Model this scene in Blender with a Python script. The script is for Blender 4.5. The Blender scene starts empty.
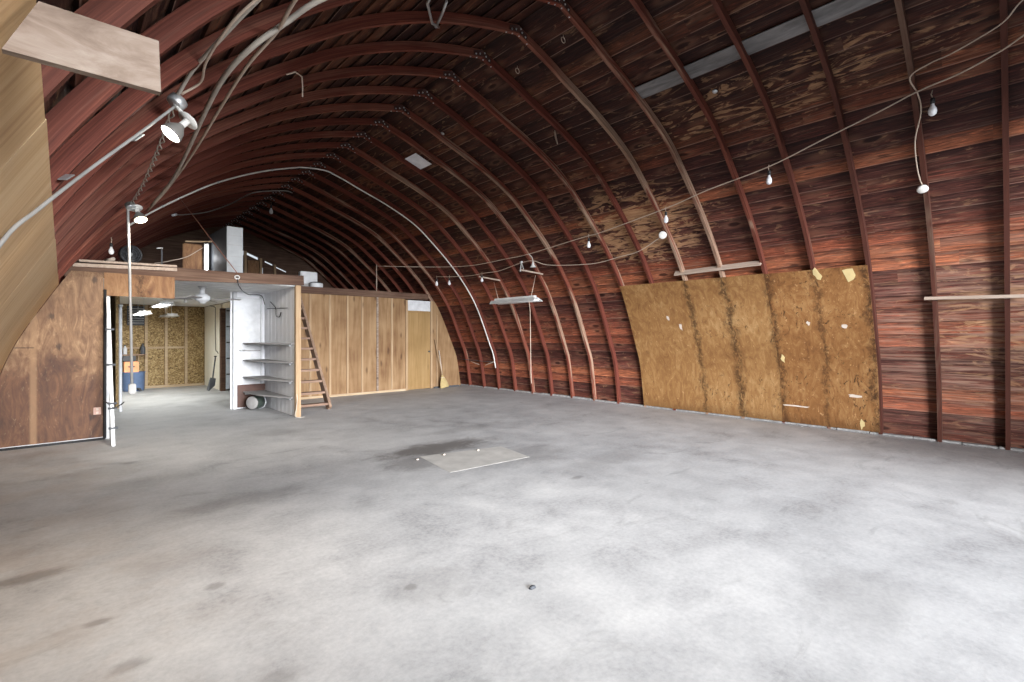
import bpy, bmesh, math, random
from mathutils import Vector, Matrix
random.seed(7)
S = bpy.context.scene
COL = S.collection
PI = math.pi

# ------------------------------------------------------------------ helpers
def V(*a): return Vector(a)

class MB:
    """collects shapes into one bmesh"""
    def __init__(self):
        self.bm = bmesh.new(); self.uv = self.bm.loops.layers.uv.new('UVMap')
    def face(self, pts, uvs=None, smooth=False):
        vs = [self.bm.verts.new(p) for p in pts]
        f = self.bm.faces.new(vs); f.smooth = smooth
        if uvs:
            for l, u in zip(f.loops, uvs): l[self.uv].uv = u
        return f
    def box(self, lo, hi, bev=0.0, mat=None):
        lo, hi = Vector(lo), Vector(hi)
        r = bmesh.ops.create_cube(self.bm, size=1.0)
        vs = r['verts']; c = (lo+hi)/2; d = hi-lo
        for v in vs: v.co = Vector((v.co.x*d.x+c.x, v.co.y*d.y+c.y, v.co.z*d.z+c.z))
        if bev > 0:
            es = list({e for v in vs for e in v.link_edges})
            r = bmesh.ops.bevel(self.bm, geom=es, offset=min(bev, min(d)*.45), segments=2, affect='EDGES')
            vs = list({v for f in r['faces'] for v in f.verts} | {v for v in vs if v.is_valid})
        if mat is not None:
            for v in vs: v.co = mat @ v.co
        return self
    def bar(self, a, b, w, t, up=(0,0,1), bev=0.002):
        """rectangular bar from a to b, w across, t along up"""
        a, b = Vector(a), Vector(b); d = (b-a); L = d.length; d.normalize()
        up = Vector(up)
        if abs(d.dot(up)) > .98: up = Vector((0,1,0))
        s = d.cross(up).normalized(); u = s.cross(d).normalized()
        M = Matrix((( d.x, s.x, u.x, a.x),( d.y, s.y, u.y, a.y),( d.z, s.z, u.z, a.z),(0,0,0,1)))
        return self.box((0,-w/2,-t/2), (L,w/2,t/2), bev, M)
    def tube(self, pts, r, seg=8, smooth_n=0, closed=False, cap=True):
        P = [Vector(p) for p in pts]
        if smooth_n: P = catmull(P, smooth_n)
        rs = r if isinstance(r, (list, tuple)) else None
        rings = []; prev = None
        for i, p in enumerate(P):
            if i == 0: t = P[1]-P[0]
            elif i == len(P)-1: t = P[-1]-P[-2]
            else: t = P[i+1]-P[i-1]
            t = t.normalized()
            if prev is None:
                n = t.orthogonal().normalized()
            else:
                n = prev - t*prev.dot(t)
                n = n.normalized() if n.length > 1e-6 else t.orthogonal().normalized()
            prev = n; b = t.cross(n)
            rr = rs[i] if rs else r
            rings.append([self.bm.verts.new(p+(n*math.cos(2*PI*k/seg)+b*math.sin(2*PI*k/seg))*rr) for k in range(seg)])
        for A, B in zip(rings, rings[1:]):
            for k in range(seg):
                f = self.bm.faces.new((A[k], A[(k+1)%seg], B[(k+1)%seg], B[k])); f.smooth = True
        if cap:
            self.bm.faces.new(rings[0][::-1]); self.bm.faces.new(rings[-1])
        return self
    def lathe(self, prof, M=None, seg=20):
        """prof: (radius, z) list, revolved about z then moved by M"""
        M = M or Matrix()
        rings = []
        for r, z in prof:
            if r < 1e-5: rings.append([self.bm.verts.new(M @ Vector((0,0,z)))])
            else: rings.append([self.bm.verts.new(M @ Vector((r*math.cos(2*PI*k/seg), r*math.sin(2*PI*k/seg), z))) for k in range(seg)])
        for A, B in zip(rings, rings[1:]):
            for k in range(seg):
                q = (k+1) % seg
                if len(A) == 1 and len(B) == 1: continue
                if len(A) == 1: f = self.bm.faces.new((A[0], B[q], B[k]))
                elif len(B) == 1: f = self.bm.faces.new((A[k], A[q], B[0]))
                else: f = self.bm.faces.new((A[k], A[q], B[q], B[k]))
                f.smooth = True
        return self
    def prism(self, poly, vec):
        vec = Vector(vec); A = [self.bm.verts.new(Vector(p)) for p in poly]; B = [self.bm.verts.new(Vector(p)+vec) for p in poly]
        n = len(A)
        self.bm.faces.new(A); self.bm.faces.new(B[::-1])
        for k in range(n): self.bm.faces.new((A[k], B[k], B[(k+1)%n], A[(k+1)%n]))
        return self

def catmull(P, n):
    P = [Vector(p) for p in P]
    Q = [2*P[0]-P[1]] + P + [2*P[-1]-P[-2]]; out = []
    for i in range(1, len(Q)-2):
        a, b, c, d = Q[i-1:i+3]
        for k in range(n):
            t = k/n
            out.append(.5*((2*b)+(c-a)*t+(2*a-5*b+4*c-d)*t*t+(3*b-a-3*c+d)*t**3))
    out.append(Q[-2].copy()); return out

def obj(name, mb, mat, parent=None, loc=None, fix=True):
    bm = mb.bm
    if fix: bmesh.ops.recalc_face_normals(bm, faces=bm.faces)
    off = parent['_w'] if parent is not None and '_w' in parent else None
    base = Vector(loc) if loc is not None else Vector((0,0,0))
    sh = Vector(off) if off is not None else base
    if sh.length: bmesh.ops.translate(bm, verts=bm.verts, vec=-sh)
    me = bpy.data.meshes.new(name); bm.to_mesh(me); bm.free()
    if mat: me.materials.append(mat)
    o = bpy.data.objects.new(name, me); COL.objects.link(o)
    if parent is not None:
        o.parent = parent; o['_w'] = list(sh)
    else:
        o.location = base; o['_w'] = list(base)
    return o

def tag(o, label, cat, group=None, kind=None):
    o['label'] = label; o['category'] = cat
    if group: o['group'] = group
    if kind: o['kind'] = kind
    return o

def thing(name, label, cat, loc, group=None, kind=None):
    o = bpy.data.objects.new(name, None); COL.objects.link(o); o.location = loc; o.empty_display_size = .1
    o['_w'] = list(loc)
    return tag(o, label, cat, group, kind)

def solo(name, mb, mat, label, cat, loc=None, group=None, kind=None):
    return tag(obj(name, mb, mat, None, loc), label, cat, group, kind)

def copy_tree(o, parent=None):
    c = o.copy(); COL.objects.link(c)
    if parent is not None: c.parent = parent
    for ch in list(o.children): copy_tree(ch, c)
    return c

def axis_matrix(p, d):
    """z axis -> d, origin at p"""
    d = Vector(d).normalized(); q = Vector((0,0,1)).rotation_difference(d)
    return Matrix.Translation(Vector(p)) @ q.to_matrix().to_4x4()

# ------------------------------------------------------------------ materials
class N:
    def __init__(self, name):
        self.m = bpy.data.materials.new(name); self.m.use_nodes = True
        self.t = self.m.node_tree; self.b = self.t.nodes['Principled BSDF']
    def n(self, typ, **kw):
        x = self.t.nodes.new(typ)
        for k, v in kw.items():
            if k.startswith('i_'): x.inputs[k[2:].replace('_', ' ')].default_value = v
            else: setattr(x, k, v)
        return x
    def l(self, a, b): self.t.links.new(a, b)
    def coord(self, kind='Object', scale=(1,1,1)):
        c = self.n('ShaderNodeTexCoord'); m = self.n('ShaderNodeMapping')
        m.inputs['Scale'].default_value = scale; self.l(c.outputs[kind], m.inputs['Vector']); return m.outputs['Vector']
    def noise(self, vec, scale, detail=4, rough=.55, dist=0.0):
        x = self.n('ShaderNodeTexNoise'); x.inputs['Scale'].default_value = scale; x.inputs['Detail'].default_value = detail
        x.inputs['Roughness'].default_value = rough; x.inputs['Distortion'].default_value = dist
        if vec is not None: self.l(vec, x.inputs['Vector'])
        return x.outputs['Fac']
    def ramp(self, fac, stops, interp='LINEAR'):
        r = self.n('ShaderNodeValToRGB'); r.color_ramp.interpolation = interp
        e = r.color_ramp.elements
        while len(e) < len(stops): e.new(.5)
        for el, (p, c) in zip(e, stops):
            el.position = p; el.color = c if len(c) == 4 else (*c, 1)
        self.l(fac, r.inputs['Fac']); return r.outputs['Color']
    def mix(self, fac, a, b, mode='MIX'):
        x = self.n('ShaderNodeMix', data_type='RGBA', blend_type=mode)
        for s, val in ((x.inputs['Factor'], fac), (x.inputs[6], a), (x.inputs[7], b)):
            if hasattr(val, 'links'): self.l(val, s)
            elif isinstance(val, (int, float)): s.default_value = val
            else: s.default_value = val if len(val) == 4 else (*val, 1)
        return x.outputs[2]
    def math(self, op, a, b=0.0, c=None):
        x = self.n('ShaderNodeMath', operation=op)
        for i, val in enumerate((a, b) if c is None else (a, b, c)):
            if hasattr(val, 'links'): self.l(val, x.inputs[i])
            else: x.inputs[i].default_value = val
        return x.outputs[0]
    def step(self, v, a, b):
        x = self.n('ShaderNodeMapRange'); x.interpolation_type = 'SMOOTHSTEP'
        self.l(v, x.inputs['Value']); x.inputs['From Min'].default_value = a; x.inputs['From Max'].default_value = b
        return x.outputs['Result']
    def out(self, col=None, rough=.7, bump=None, bs=.3, bd=.01, spec=.3, metal=0.0):
        if col is not None:
            if hasattr(col, 'links'): self.l(col, self.b.inputs['Base Color'])
            else: self.b.inputs['Base Color'].default_value = (*col, 1)
        if hasattr(rough, 'links'): self.l(rough, self.b.inputs['Roughness'])
        else: self.b.inputs['Roughness'].default_value = rough
        self.b.inputs['Specular IOR Level'].default_value = spec
        self.b.inputs['Metallic'].default_value = metal
        if bump is not None:
            x = self.n('ShaderNodeBump'); x.inputs['Strength'].default_value = bs; x.inputs['Distance'].default_value = bd
            self.l(bump, x.inputs['Height']); self.l(x.outputs['Normal'], self.b.inputs['Normal'])
        return self.m

def plain(name, col, rough=.5, metal=0.0, var=.12, scale=8, spec=.4):
    k = N(name); c = k.coord(); f = k.noise(c, scale, 3)
    d = tuple(max(0, x*(1-var)) for x in col); e = tuple(min(1, x*(1+var)) for x in col)
    return k.out(k.ramp(f, [(.3, d), (.7, e)]), rough, spec=spec, metal=metal)

def emit(name, col, strength):
    k = N(name); k.b.inputs['Emission Color'].default_value = (*col, 1); k.b.inputs['Emission Strength'].default_value = strength
    return k.out(tuple(.8*x for x in col), .5)

def wood(name, dark, mid, light, grain=(30, 30, 1.2), knots=0.0, big=1.2, rough=.75, knot_col=(.02,.009,.005)):
    """grain: object-space scale, the small number is along the grain"""
    k = N(name); c = k.coord('Object', grain)
    g = k.noise(c, 1.0, 6, .65, .6)
    c2 = k.coord('Object'); b = k.noise(c2, big, 3)
    f = k.math('ADD', k.math('MULTIPLY', g, .65), k.math('MULTIPLY', b, .45))
    col = k.ramp(f, [(.36, dark), (.54, mid), (.74, light)])
    if knots:
        sc = k.coord('Object', tuple(3.0 if s > 5 else 1.1 for s in grain)); sx = k.n('ShaderNodeSeparateXYZ'); k.l(sc, sx.inputs[0])
        cx = k.n('ShaderNodeCombineXYZ'); k.l(k.math('ADD', sx.outputs[0], k.math('MULTIPLY', sx.outputs[1], .7)), cx.inputs[0]); k.l(sx.outputs[2], cx.inputs[1])
        v = k.n('ShaderNodeTexVoronoi', voronoi_dimensions='2D'); v.inputs['Scale'].default_value = 1.0; k.l(cx.outputs[0], v.inputs['Vector'])
        kg = k.n('ShaderNodeSeparateColor'); k.l(v.outputs['Color'], kg.inputs[0])
        kn = k.math('MULTIPLY', k.math('GREATER_THAN', kg.outputs[0], .45), k.math('SUBTRACT', 1.0, k.step(k.math('ADD', v.outputs['Distance'], k.math('MULTIPLY', g, .14)), .09, .19)))
        col = k.mix(k.math('MULTIPLY', kn, knots), col, knot_col)
    return k.out(col, rough, g, .25, .004, .25)

# -- concrete
def concrete():
    k = N('worn_concrete'); c = k.coord('Object')
    big = k.noise(c, .55, 5, .6, .4); med = k.noise(c, 2.3, 6, .65, .3); fine = k.noise(c, 34, 4, .7)
    st = k.noise(k.coord('Object', (1, 2.2, 1)), 1.1, 6, .7, 1.2)
    f = k.math('ADD', k.math('ADD', k.math('MULTIPLY', big, .34), k.math('MULTIPLY', med, .46)), k.math('MULTIPLY', fine, .26))
    col = k.ramp(f, [(.37, (.25,.25,.255)), (.47, (.37,.372,.38)), (.56, (.445,.446,.452)), (.68, (.53,.53,.53))])
    # scuffs and damp patches
    dark = k.step(st, .56, .70)
    col = k.mix(k.math('MULTIPLY', dark, .30), col, (.15,.148,.145))
    pale = k.step(k.noise(c, 5.5, 5, .75, .8), .63, .72)
    col = k.mix(k.math('MULTIPLY', pale, .22), col, (.58,.58,.57))
    # stains with a place of their own
    sep = k.n('ShaderNodeSeparateXYZ'); k.l(c, sep.inputs[0])
    wob = k.math('MULTIPLY', k.math('SUBTRACT', k.noise(k.coord('Object', (1, 1.7, 1)), 3.4, 7, .78, .6), .5), 1.7)
    spots = [(3.35,4.85,.95,.34,.78),(2.75,4.45,.4,.4,.45),(3.95,3.85,.6,.45,.30),(4.4,3.1,.8,.25,.22),(1.07,4.42,.6,.22,.34),(-.15,3.80,.24,.10,.55),
             (.12,2.98,.07,.04,.5),(.2,2.5,.09,.06,.4),(.43,3.5,.35,.2,.15),(3.6,2.9,.10,.05,.4),(.62,2.0,.10,.08,.35),(.3,6.3,.4,.4,.22),(.6,5.6,.5,.25,.2),
             (1.46,2.2,.3,.2,.18),(2.98,.55,.5,.25,.15),(7.6,.6,.7,1.3,.35),(4.4,5.6,.8,.2,.25),(1.37,2.24,.05,.05,.5),(1.84,1.79,.02,.02,.95),(2.2,7.2,.5,.3,.2),(.61,2.98,.06,.05,.4)]
    acc = None
    for x, y, rx, ry, s in spots:
        dx = k.math('DIVIDE', k.math('SUBTRACT', sep.outputs[0], x), rx); dy = k.math('DIVIDE', k.math('SUBTRACT', sep.outputs[1], y), ry)
        d = k.math('ADD', k.math('SQRT', k.math('ADD', k.math('MULTIPLY', dx, dx), k.math('MULTIPLY', dy, dy))), wob)
        m = k.math('MULTIPLY', k.math('SUBTRACT', 1.0, k.step(d, .35, 1.15)), s)
        acc = m if acc is None else k.math('MAXIMUM', acc, m)
    col = k.mix(acc, col, (.085,.075,.068))
    # patchy brown tint toward the left wall
    floor_tint = k.math('MULTIPLY', k.math('SUBTRACT', 1.0, k.step(sep.outputs[0], -.3, 1.1)), k.step(k.noise(c, 1.6, 5, .7), .42, .62))
    col = k.mix(k.math('MULTIPLY', floor_tint, .3), col, (.34,.27,.22))
    return k.out(col, k.ramp(med, [(.3, (.55,)*3), (.7, (.8,)*3)]), k.math('ADD', fine, med), .12, .006, .3)

# -- roof sheathing: boards along the barn, UV = (metres along, board rows)
def sheathing(name):
    k = N(name)
    uv = k.n('ShaderNodeTexCoord'); sp = k.n('ShaderNodeSeparateXYZ'); k.l(uv.outputs['UV'], sp.inputs[0])
    u, v = sp.outputs[0], sp.outputs[1]
    row = k.math('FLOOR', v)
    off = k.n('ShaderNodeTexWhiteNoise', noise_dimensions='1D'); k.l(row, off.inputs['W'])
    seg = k.math('FLOOR', k.math('DIVIDE', k.math('ADD', u, k.math('MULTIPLY', off.outputs['Value'], 6.0)), 4.88))
    cb = k.n('ShaderNodeCombineXYZ'); k.l(row, cb.inputs[0]); k.l(seg, cb.inputs[1])
    wn = k.n('ShaderNodeTexWhiteNoise', noise_dimensions='3D'); k.l(cb.outputs[0], wn.inputs['Vector'])
    rnd = wn.outputs['Value']
    def vec(su, sv):
        c = k.n('ShaderNodeCombineXYZ'); k.l(k.math('ADD', k.math('MULTIPLY', u, su), k.math('MULTIPLY', rnd, 37.0)), c.inputs[0]); k.l(k.math('MULTIPLY', v, sv), c.inputs[1]); k.l(rnd, c.inputs[2]); return c.outputs[0]
    grain = k.noise(vec(1.3, 3.4), 1.6, 7, .68, 2.4)
    fine = k.noise(vec(3.0, 15.0), 1.0, 4, .6, .8)
    base = k.ramp(off.outputs['Value'], [(0, (.048,.017,.014)), (.2, (.095,.029,.019)), (.4, (.14,.043,.025)), (.55, (.07,.023,.017)), (.7, (.165,.056,.030)), (.85, (.055,.018,.015)), (1, (.115,.034,.021))], 'CONSTANT')
    base = k.mix(1.0, base, k.ramp(rnd, [(0, (1.2,1.2,1.2)), (1, (1.9,2.0,2.0))]), 'MULTIPLY')
    col = k.mix(1.0, base, k.ramp(grain, [(.30, (.25,.24,.24)), (.46, (.80,.78,.76)), (.58, (1.35,1.25,1.15)), (.72, (2.9,2.5,2.1))]), 'MULTIPLY')
    col = k.mix(1.0, col, k.ramp(fine, [(.3, (.65,)*3), (.7, (1.3,)*3)]), 'MULTIPLY')
    smear = k.noise(vec(.55, 2.1), 1.5, 5, .62, 2.6)
    col = k.mix(k.math('MULTIPLY', k.step(smear, .53, .72), .45), col, (.36,.215,.15))
    # boards run darker toward one lapped edge
    col = k.mix(k.math('MULTIPLY', k.step(k.math('ADD', k.math('FRACT', v), k.math('MULTIPLY', k.math('SUBTRACT', grain, .5), .7)), .62, .05), .55), col, (.022,.010,.010))
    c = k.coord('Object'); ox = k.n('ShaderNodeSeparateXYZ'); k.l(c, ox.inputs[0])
    darkened = k.step(k.math('ADD', ox.outputs[2], k.math('MULTIPLY', k.math('SUBTRACT', rnd, .5), .8)), 3.0, 4.2)   # shade under the upper roof, painted into the board colour by height
    darkened = k.math('MAXIMUM', darkened, k.math('SUBTRACT', 1.0, k.step(ox.outputs[0], 1.6, 3.2)))  # left boards also painted dark, for the shadowed gaps between ribs
    col = k.mix(k.math('MULTIPLY', darkened, .90), col, k.mix(1.0, col, (.19,.20,.22), 'MULTIPLY'))
    # knots
    vo = k.n('ShaderNodeTexVoronoi'); vo.inputs['Scale'].default_value = 1.0; k.l(vec(1.9, 1.0), vo.inputs['Vector'])
    kn = k.math('SUBTRACT', 1.0, k.step(k.math('ADD', vo.outputs['Distance'], k.math('MULTIPLY', grain, .20)), .20, .30))
    halo = k.math('SUBTRACT', k.step(k.math('ADD', vo.outputs['Distance'], k.math('MULTIPLY', grain, .35)), .62, .36), kn)
    col = k.mix(k.math('MULTIPLY', halo, .20), col, (.30,.15,.09))
    col = k.mix(k.math('MULTIPLY', kn, .75), col, (.016,.006,.005))
    # bare wood where the stain has worn off: in streaks, most on some boards
    def near(y, z, ry, rz, ox=ox):
        a = k.math('DIVIDE', k.math('SUBTRACT', ox.outputs[1], y), ry); b = k.math('DIVIDE', k.math('SUBTRACT', ox.outputs[2], z), rz)
        return k.math('SUBTRACT', 1.0, k.step(k.math('SQRT', k.math('ADD', k.math('MULTIPLY', a, a), k.math('MULTIPLY', b, b))), .3, 1.2))
    right = k.step(ox.outputs[0], 5.0, 5.4)
    hot = k.math('MAXIMUM', near(4.3, 3.1, 1.5, .62), k.math('MAXIMUM', k.math('MULTIPLY', near(-.2, 1.5, 1.3, 1.1), .62), k.math('MULTIPLY', near(2.0, 4.02, 2.2, .22), .45)))
    hot = k.math('MULTIPLY', hot, right)
    wear = k.noise(vec(1.2, .8), 2.1, 6, .62, 1.8)
    m = k.math('ADD', wear, k.math('MULTIPLY', hot, .17))
    bare = k.math('MULTIPLY', k.step(m, .585, .665), k.math('ADD', .22, k.math('MULTIPLY', hot, .62)))
    col = k.mix(bare, col, k.ramp(grain, [(.3, (.24,.11,.05)), (.6, (.55,.33,.18)), (.8, (.70,.50,.32))]))
    grey = k.math('MULTIPLY', k.math('MULTIPLY', near(-.3, 1.3, 2.3, 1.5), right), k.step(k.noise(vec(.7, 3.2), 1.3, 5, .7, 1.0), .42, .68))
    col = k.mix(k.math('MULTIPLY', grey, .8), col, (.36,.225,.17))
    # seam between boards
    fr = k.math('FRACT', v)
    seam = k.math('SUBTRACT', 1.0, k.step(k.math('MINIMUM', fr, k.math('SUBTRACT', 1.0, fr)), .0, .035))
    col = k.mix(k.math('MULTIPLY', seam, .75), col, (.012,.007,.006))
    edge = k.math('MULTIPLY', k.step(fr, .90, .94), k.math('SUBTRACT', 1.0, k.step(fr, .95, .98)))
    col = k.mix(k.math('MULTIPLY', edge, k.math('MULTIPLY', k.step(k.noise(vec(.5, .1), 1.2, 2), .42, .60), .42)), col, (.40,.26,.20))
    return k.out(col, k.ramp(grain, [(.3, (.5,)*3), (.7, (.75,)*3)]), grain, .35, .006, .16)

def rib_mat(name):
    """red-brown stained laminated rib, UV = (metres along, depth 0..1)"""
    k = N(name); uv = k.n('ShaderNodeTexCoord'); oi = k.n('ShaderNodeObjectInfo')
    sp = k.n('ShaderNodeSeparateXYZ'); k.l(uv.outputs['UV'], sp.inputs[0]); u, v = sp.outputs[0], sp.outputs[1]
    r = oi.outputs['Random']
    c = k.n('ShaderNodeCombineXYZ'); k.l(k.math('ADD', k.math('MULTIPLY', u, 1.2), k.math('MULTIPLY', r, 50)), c.inputs[0]); k.l(k.math('MULTIPLY', v, 6), c.inputs[1])
    g = k.noise(c.outputs[0], 1.5, 6, .65, .5)
    c2 = k.n('ShaderNodeCombineXYZ'); k.l(k.math('ADD', k.math('MULTIPLY', u, .55), k.math('MULTIPLY', r, 91)), c2.inputs[0]); k.l(v, c2.inputs[1])
    w = k.noise(c2.outputs[0], 1.0, 4, .6, .4)
    col = k.ramp(k.math('ADD', g, k.math('MULTIPLY', k.math('SUBTRACT', r, .5), .16)), [(.3, (.078,.022,.016)), (.48, (.13,.037,.025)), (.62, (.185,.056,.036)), (.78, (.29,.10,.06))])
    lo0 = k.n('ShaderNodeSeparateXYZ'); k.l(oi.outputs['Location'], lo0.inputs[0])
    worn = k.math('SUBTRACT', 1.0, k.step(k.math('ABSOLUTE', k.math('SUBTRACT', lo0.outputs[1], 4.4)), .7, 2.0))
    bare = k.math('MULTIPLY', k.step(k.math('ADD', k.math('ADD', w, k.math('MULTIPLY', worn, .10)), k.math('MULTIPLY', r, .24)), .69, .78), .8)
    ob = k.n('ShaderNodeSeparateXYZ'); k.l(uv.outputs['Object'], ob.inputs[0])
    bare = k.math('MULTIPLY', bare, k.math('MAXIMUM', .12, k.step(ob.outputs[0], .3, 1.2)))
    col = k.mix(bare, col, k.ramp(g, [(.35, (.20,.125,.085)), (.65, (.46,.34,.245))]))
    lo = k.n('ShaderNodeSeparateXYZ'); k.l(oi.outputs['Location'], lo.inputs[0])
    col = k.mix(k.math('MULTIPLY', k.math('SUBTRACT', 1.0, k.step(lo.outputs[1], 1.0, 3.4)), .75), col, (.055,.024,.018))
    ply = k.math('FRACT', k.math('MULTIPLY', v, 4.0))
    col = k.mix(k.math('MULTIPLY', k.math('SUBTRACT', 1.0, k.step(ply, .0, .10)), .22), col, (.03,.012,.010))
    return k.out(col, .65, g, .2, .004, .12)

def ply_stained(name, base, dark, pale, stain_y=(), along='y', osb=False, rough=.7, worn=.5):
    """sheet plywood with flaking face and water runs; object coords in metres"""
    k = N(name); c = k.coord('Object'); sp = k.n('ShaderNodeSeparateXYZ'); k.l(c, sp.inputs[0])
    g = k.noise(k.coord('Object', (4, 4, 1.2)), 2.2, 6, .7, 1.6)
    fl = k.noise(k.coord('Object', (1, 1, .55)), 19, 5, .75, .8)
    big = k.noise(c, 1.1, 4, .6)
    f = k.math('ADD', k.math('MULTIPLY', g, .6), k.math('MULTIPLY', big, .4))
    col = k.ramp(f, [(.34, dark), (.5, base), (.68, pale)])
    fk = k.math('MULTIPLY', k.step(fl, .56, .66), k.math('MULTIPLY', k.step(big, .42, .6), worn))
    col = k.mix(fk, col, tuple(x*.28 for x in base))
    fk2 = k.math('MULTIPLY', k.step(k.noise(k.coord('Object', (1, 1, .5)), 26, 4, .7, .6), .60, .70), worn*.55)
    col = k.mix(fk2, col, tuple(min(1, x*1.35+.03) for x in pale))
    for sy, wd, amt in stain_y:
        wob = k.math('MULTIPLY', k.math('SUBTRACT', k.noise(c, 3.5, 4, .7), .5), .35)
        d = k.math('ABSOLUTE', k.math('ADD', k.math('SUBTRACT', sp.outputs[1 if along == 'y' else 0], sy), wob))
        m = k.math('MULTIPLY', k.math('SUBTRACT', 1.0, k.step(d, .0, wd)), amt)
        col = k.mix(k.math('MULTIPLY', m, k.step(fl, .34, .56)), col, tuple(x*.22 for x in dark))
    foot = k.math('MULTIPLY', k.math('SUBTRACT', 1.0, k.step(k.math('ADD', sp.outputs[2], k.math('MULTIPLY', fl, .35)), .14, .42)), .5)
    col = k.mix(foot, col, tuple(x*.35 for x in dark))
    return k.out(col, rough, fl, .3, .004, .25)

def partition_mat():
    """aged knotty plywood: flamed pale grain above, soaked dark brown below, a bleached strip where a stud was"""
    k = N('old_partition_plywood'); c = k.coord('Object'); sp = k.n('ShaderNodeSeparateXYZ'); k.l(c, sp.inputs[0])
    fl = k.noise(k.coord('Object', (1, 1, .28)), 7.5, 6, .68, 2.6); big = k.noise(c, 1.5, 5, .6, .5); fine = k.noise(k.coord('Object', (1, 1, .35)), 30, 4, .7, .6)
    f = k.math('ADD', k.math('MULTIPLY', fl, .6), k.math('MULTIPLY', big, .4))
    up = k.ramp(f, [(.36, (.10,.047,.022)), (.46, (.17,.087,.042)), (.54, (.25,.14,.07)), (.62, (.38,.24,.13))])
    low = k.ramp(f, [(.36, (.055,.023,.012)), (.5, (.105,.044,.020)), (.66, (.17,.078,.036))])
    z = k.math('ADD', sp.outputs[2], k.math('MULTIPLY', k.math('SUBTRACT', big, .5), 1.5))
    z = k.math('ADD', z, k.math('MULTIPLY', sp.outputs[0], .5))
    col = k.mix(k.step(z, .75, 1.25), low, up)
    d = k.math('ABSOLUTE', k.math('ADD', sp.outputs[0], .255))
    col = k.mix(k.math('MULTIPLY', k.math('SUBTRACT', 1.0, k.step(d, .015, .045)), .55), col, (.33,.195,.10))
    e = k.math('ABSOLUTE', k.math('SUBTRACT', sp.outputs[2], 1.22))
    col = k.mix(k.math('MULTIPLY', k.math('MULTIPLY', k.math('SUBTRACT', 1.0, k.step(e, .004, .012)), k.math('LESS_THAN', sp.outputs[0], -.25)), .6), col, (.03,.013,.008))
    col = k.mix(k.math('MULTIPLY', k.step(fine, .60, .70), .3), col, (.36,.25,.15))
    cx = k.n('ShaderNodeCombineXYZ'); k.l(k.math('MULTIPLY', sp.outputs[0], 3.0), cx.inputs[0]); k.l(k.math('MULTIPLY', sp.outputs[2], 2.0), cx.inputs[1])
    v = k.n('ShaderNodeTexVoronoi', voronoi_dimensions='2D'); v.inputs['Scale'].default_value = 1; k.l(cx.outputs[0], v.inputs['Vector'])
    kg = k.n('ShaderNodeSeparateColor'); k.l(v.outputs['Color'], kg.inputs[0])
    kn = k.math('MULTIPLY', k.math('GREATER_THAN', kg.outputs[0], .6), k.math('SUBTRACT', 1.0, k.step(k.math('ADD', v.outputs['Distance'], k.math('MULTIPLY', fl, .30)), .18, .27)))
    col = k.mix(k.math('MULTIPLY', kn, .7), col, (.022,.010,.006))
    return k.out(col, .6, fl, .15, .003, .35)

def osb_mat():
    k = N('oriented_strand_board'); c = k.coord('Object')
    v = k.n('ShaderNodeTexVoronoi'); v.inputs['Scale'].default_value = 48; v.inputs['Randomness'].default_value = 1
    k.l(k.mix(.12, c, k.n('ShaderNodeTexNoise').outputs['Color']), v.inputs['Vector'])
    s = k.n('ShaderNodeSeparateColor'); k.l(v.outputs['Color'], s.inputs[0])
    col = k.ramp(s.outputs[0], [(0, (.10,.06,.022)), (.25, (.22,.14,.055)), (.65, (.31,.215,.095)), (1, (.46,.34,.17))])
    n = k.noise(c, 4, 5, .7); col = k.mix(k.step(n, .55, .7), col, (.19,.11,.04))
    return k.out(col, .7, s.outputs[0], .2, .003)

M = {}
M['concrete'] = concrete()
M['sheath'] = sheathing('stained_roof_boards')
M['rib'] = rib_mat('stained_laminated_rib')
M['rim'] = wood('reddish_rough_beam', (.045,.024,.017), (.10,.055,.037), (.18,.115,.08), (1.2, 30, 30), .3)
M['pine'] = wood('bare_pine', (.25,.155,.085), (.36,.245,.145), (.45,.335,.215), (30, 30, 1.2), .5)
M['pine_x'] = wood('bare_pine_across', (.30,.20,.12), (.42,.31,.2), (.52,.42,.29), (1.2, 30, 30), .2)
M['grey_wood'] = wood('weathered_grey_wood', (.12,.082,.06), (.235,.178,.14), (.38,.32,.27), (7, 30, 22), .5, rough=.8)
M['grey_batten'] = wood('weathered_batten', (.25,.19,.15), (.40,.31,.25), (.52,.43,.36), (30, 1.2, 30))
M['ladder'] = wood('worn_brown_ladder_wood', (.12,.075,.05), (.23,.15,.105), (.34,.24,.17), (20, 20, 2))
M['tread'] = wood('worn_brown_tread_wood', (.12,.07,.05), (.22,.14,.10), (.32,.22,.16), (1.5, 30, 30))
M['ply_wall'] = wood('knotty_plywood', (.14,.07,.032), (.245,.145,.072), (.35,.23,.125), (9, 9, .8), .6, 1.6, knot_col=(.05,.02,.010))
M['door_ply'] = wood('brown_hardboard_door', (.21,.125,.05), (.29,.18,.075), (.36,.235,.11), (14, 14, .8), .2)
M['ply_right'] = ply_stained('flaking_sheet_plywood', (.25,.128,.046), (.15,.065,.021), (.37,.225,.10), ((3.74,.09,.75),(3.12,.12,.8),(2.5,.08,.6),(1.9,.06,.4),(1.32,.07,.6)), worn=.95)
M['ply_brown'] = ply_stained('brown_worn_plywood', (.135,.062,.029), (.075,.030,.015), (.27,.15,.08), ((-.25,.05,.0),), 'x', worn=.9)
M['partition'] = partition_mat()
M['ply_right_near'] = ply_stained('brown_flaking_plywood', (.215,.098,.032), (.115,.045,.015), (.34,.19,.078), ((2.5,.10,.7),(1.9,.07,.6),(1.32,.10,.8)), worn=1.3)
M['ply_header'] = ply_stained('header_plywood', (.24,.125,.06), (.11,.048,.028), (.36,.215,.11), ((.8,.10,.7),), 'x', worn=.35)
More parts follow.
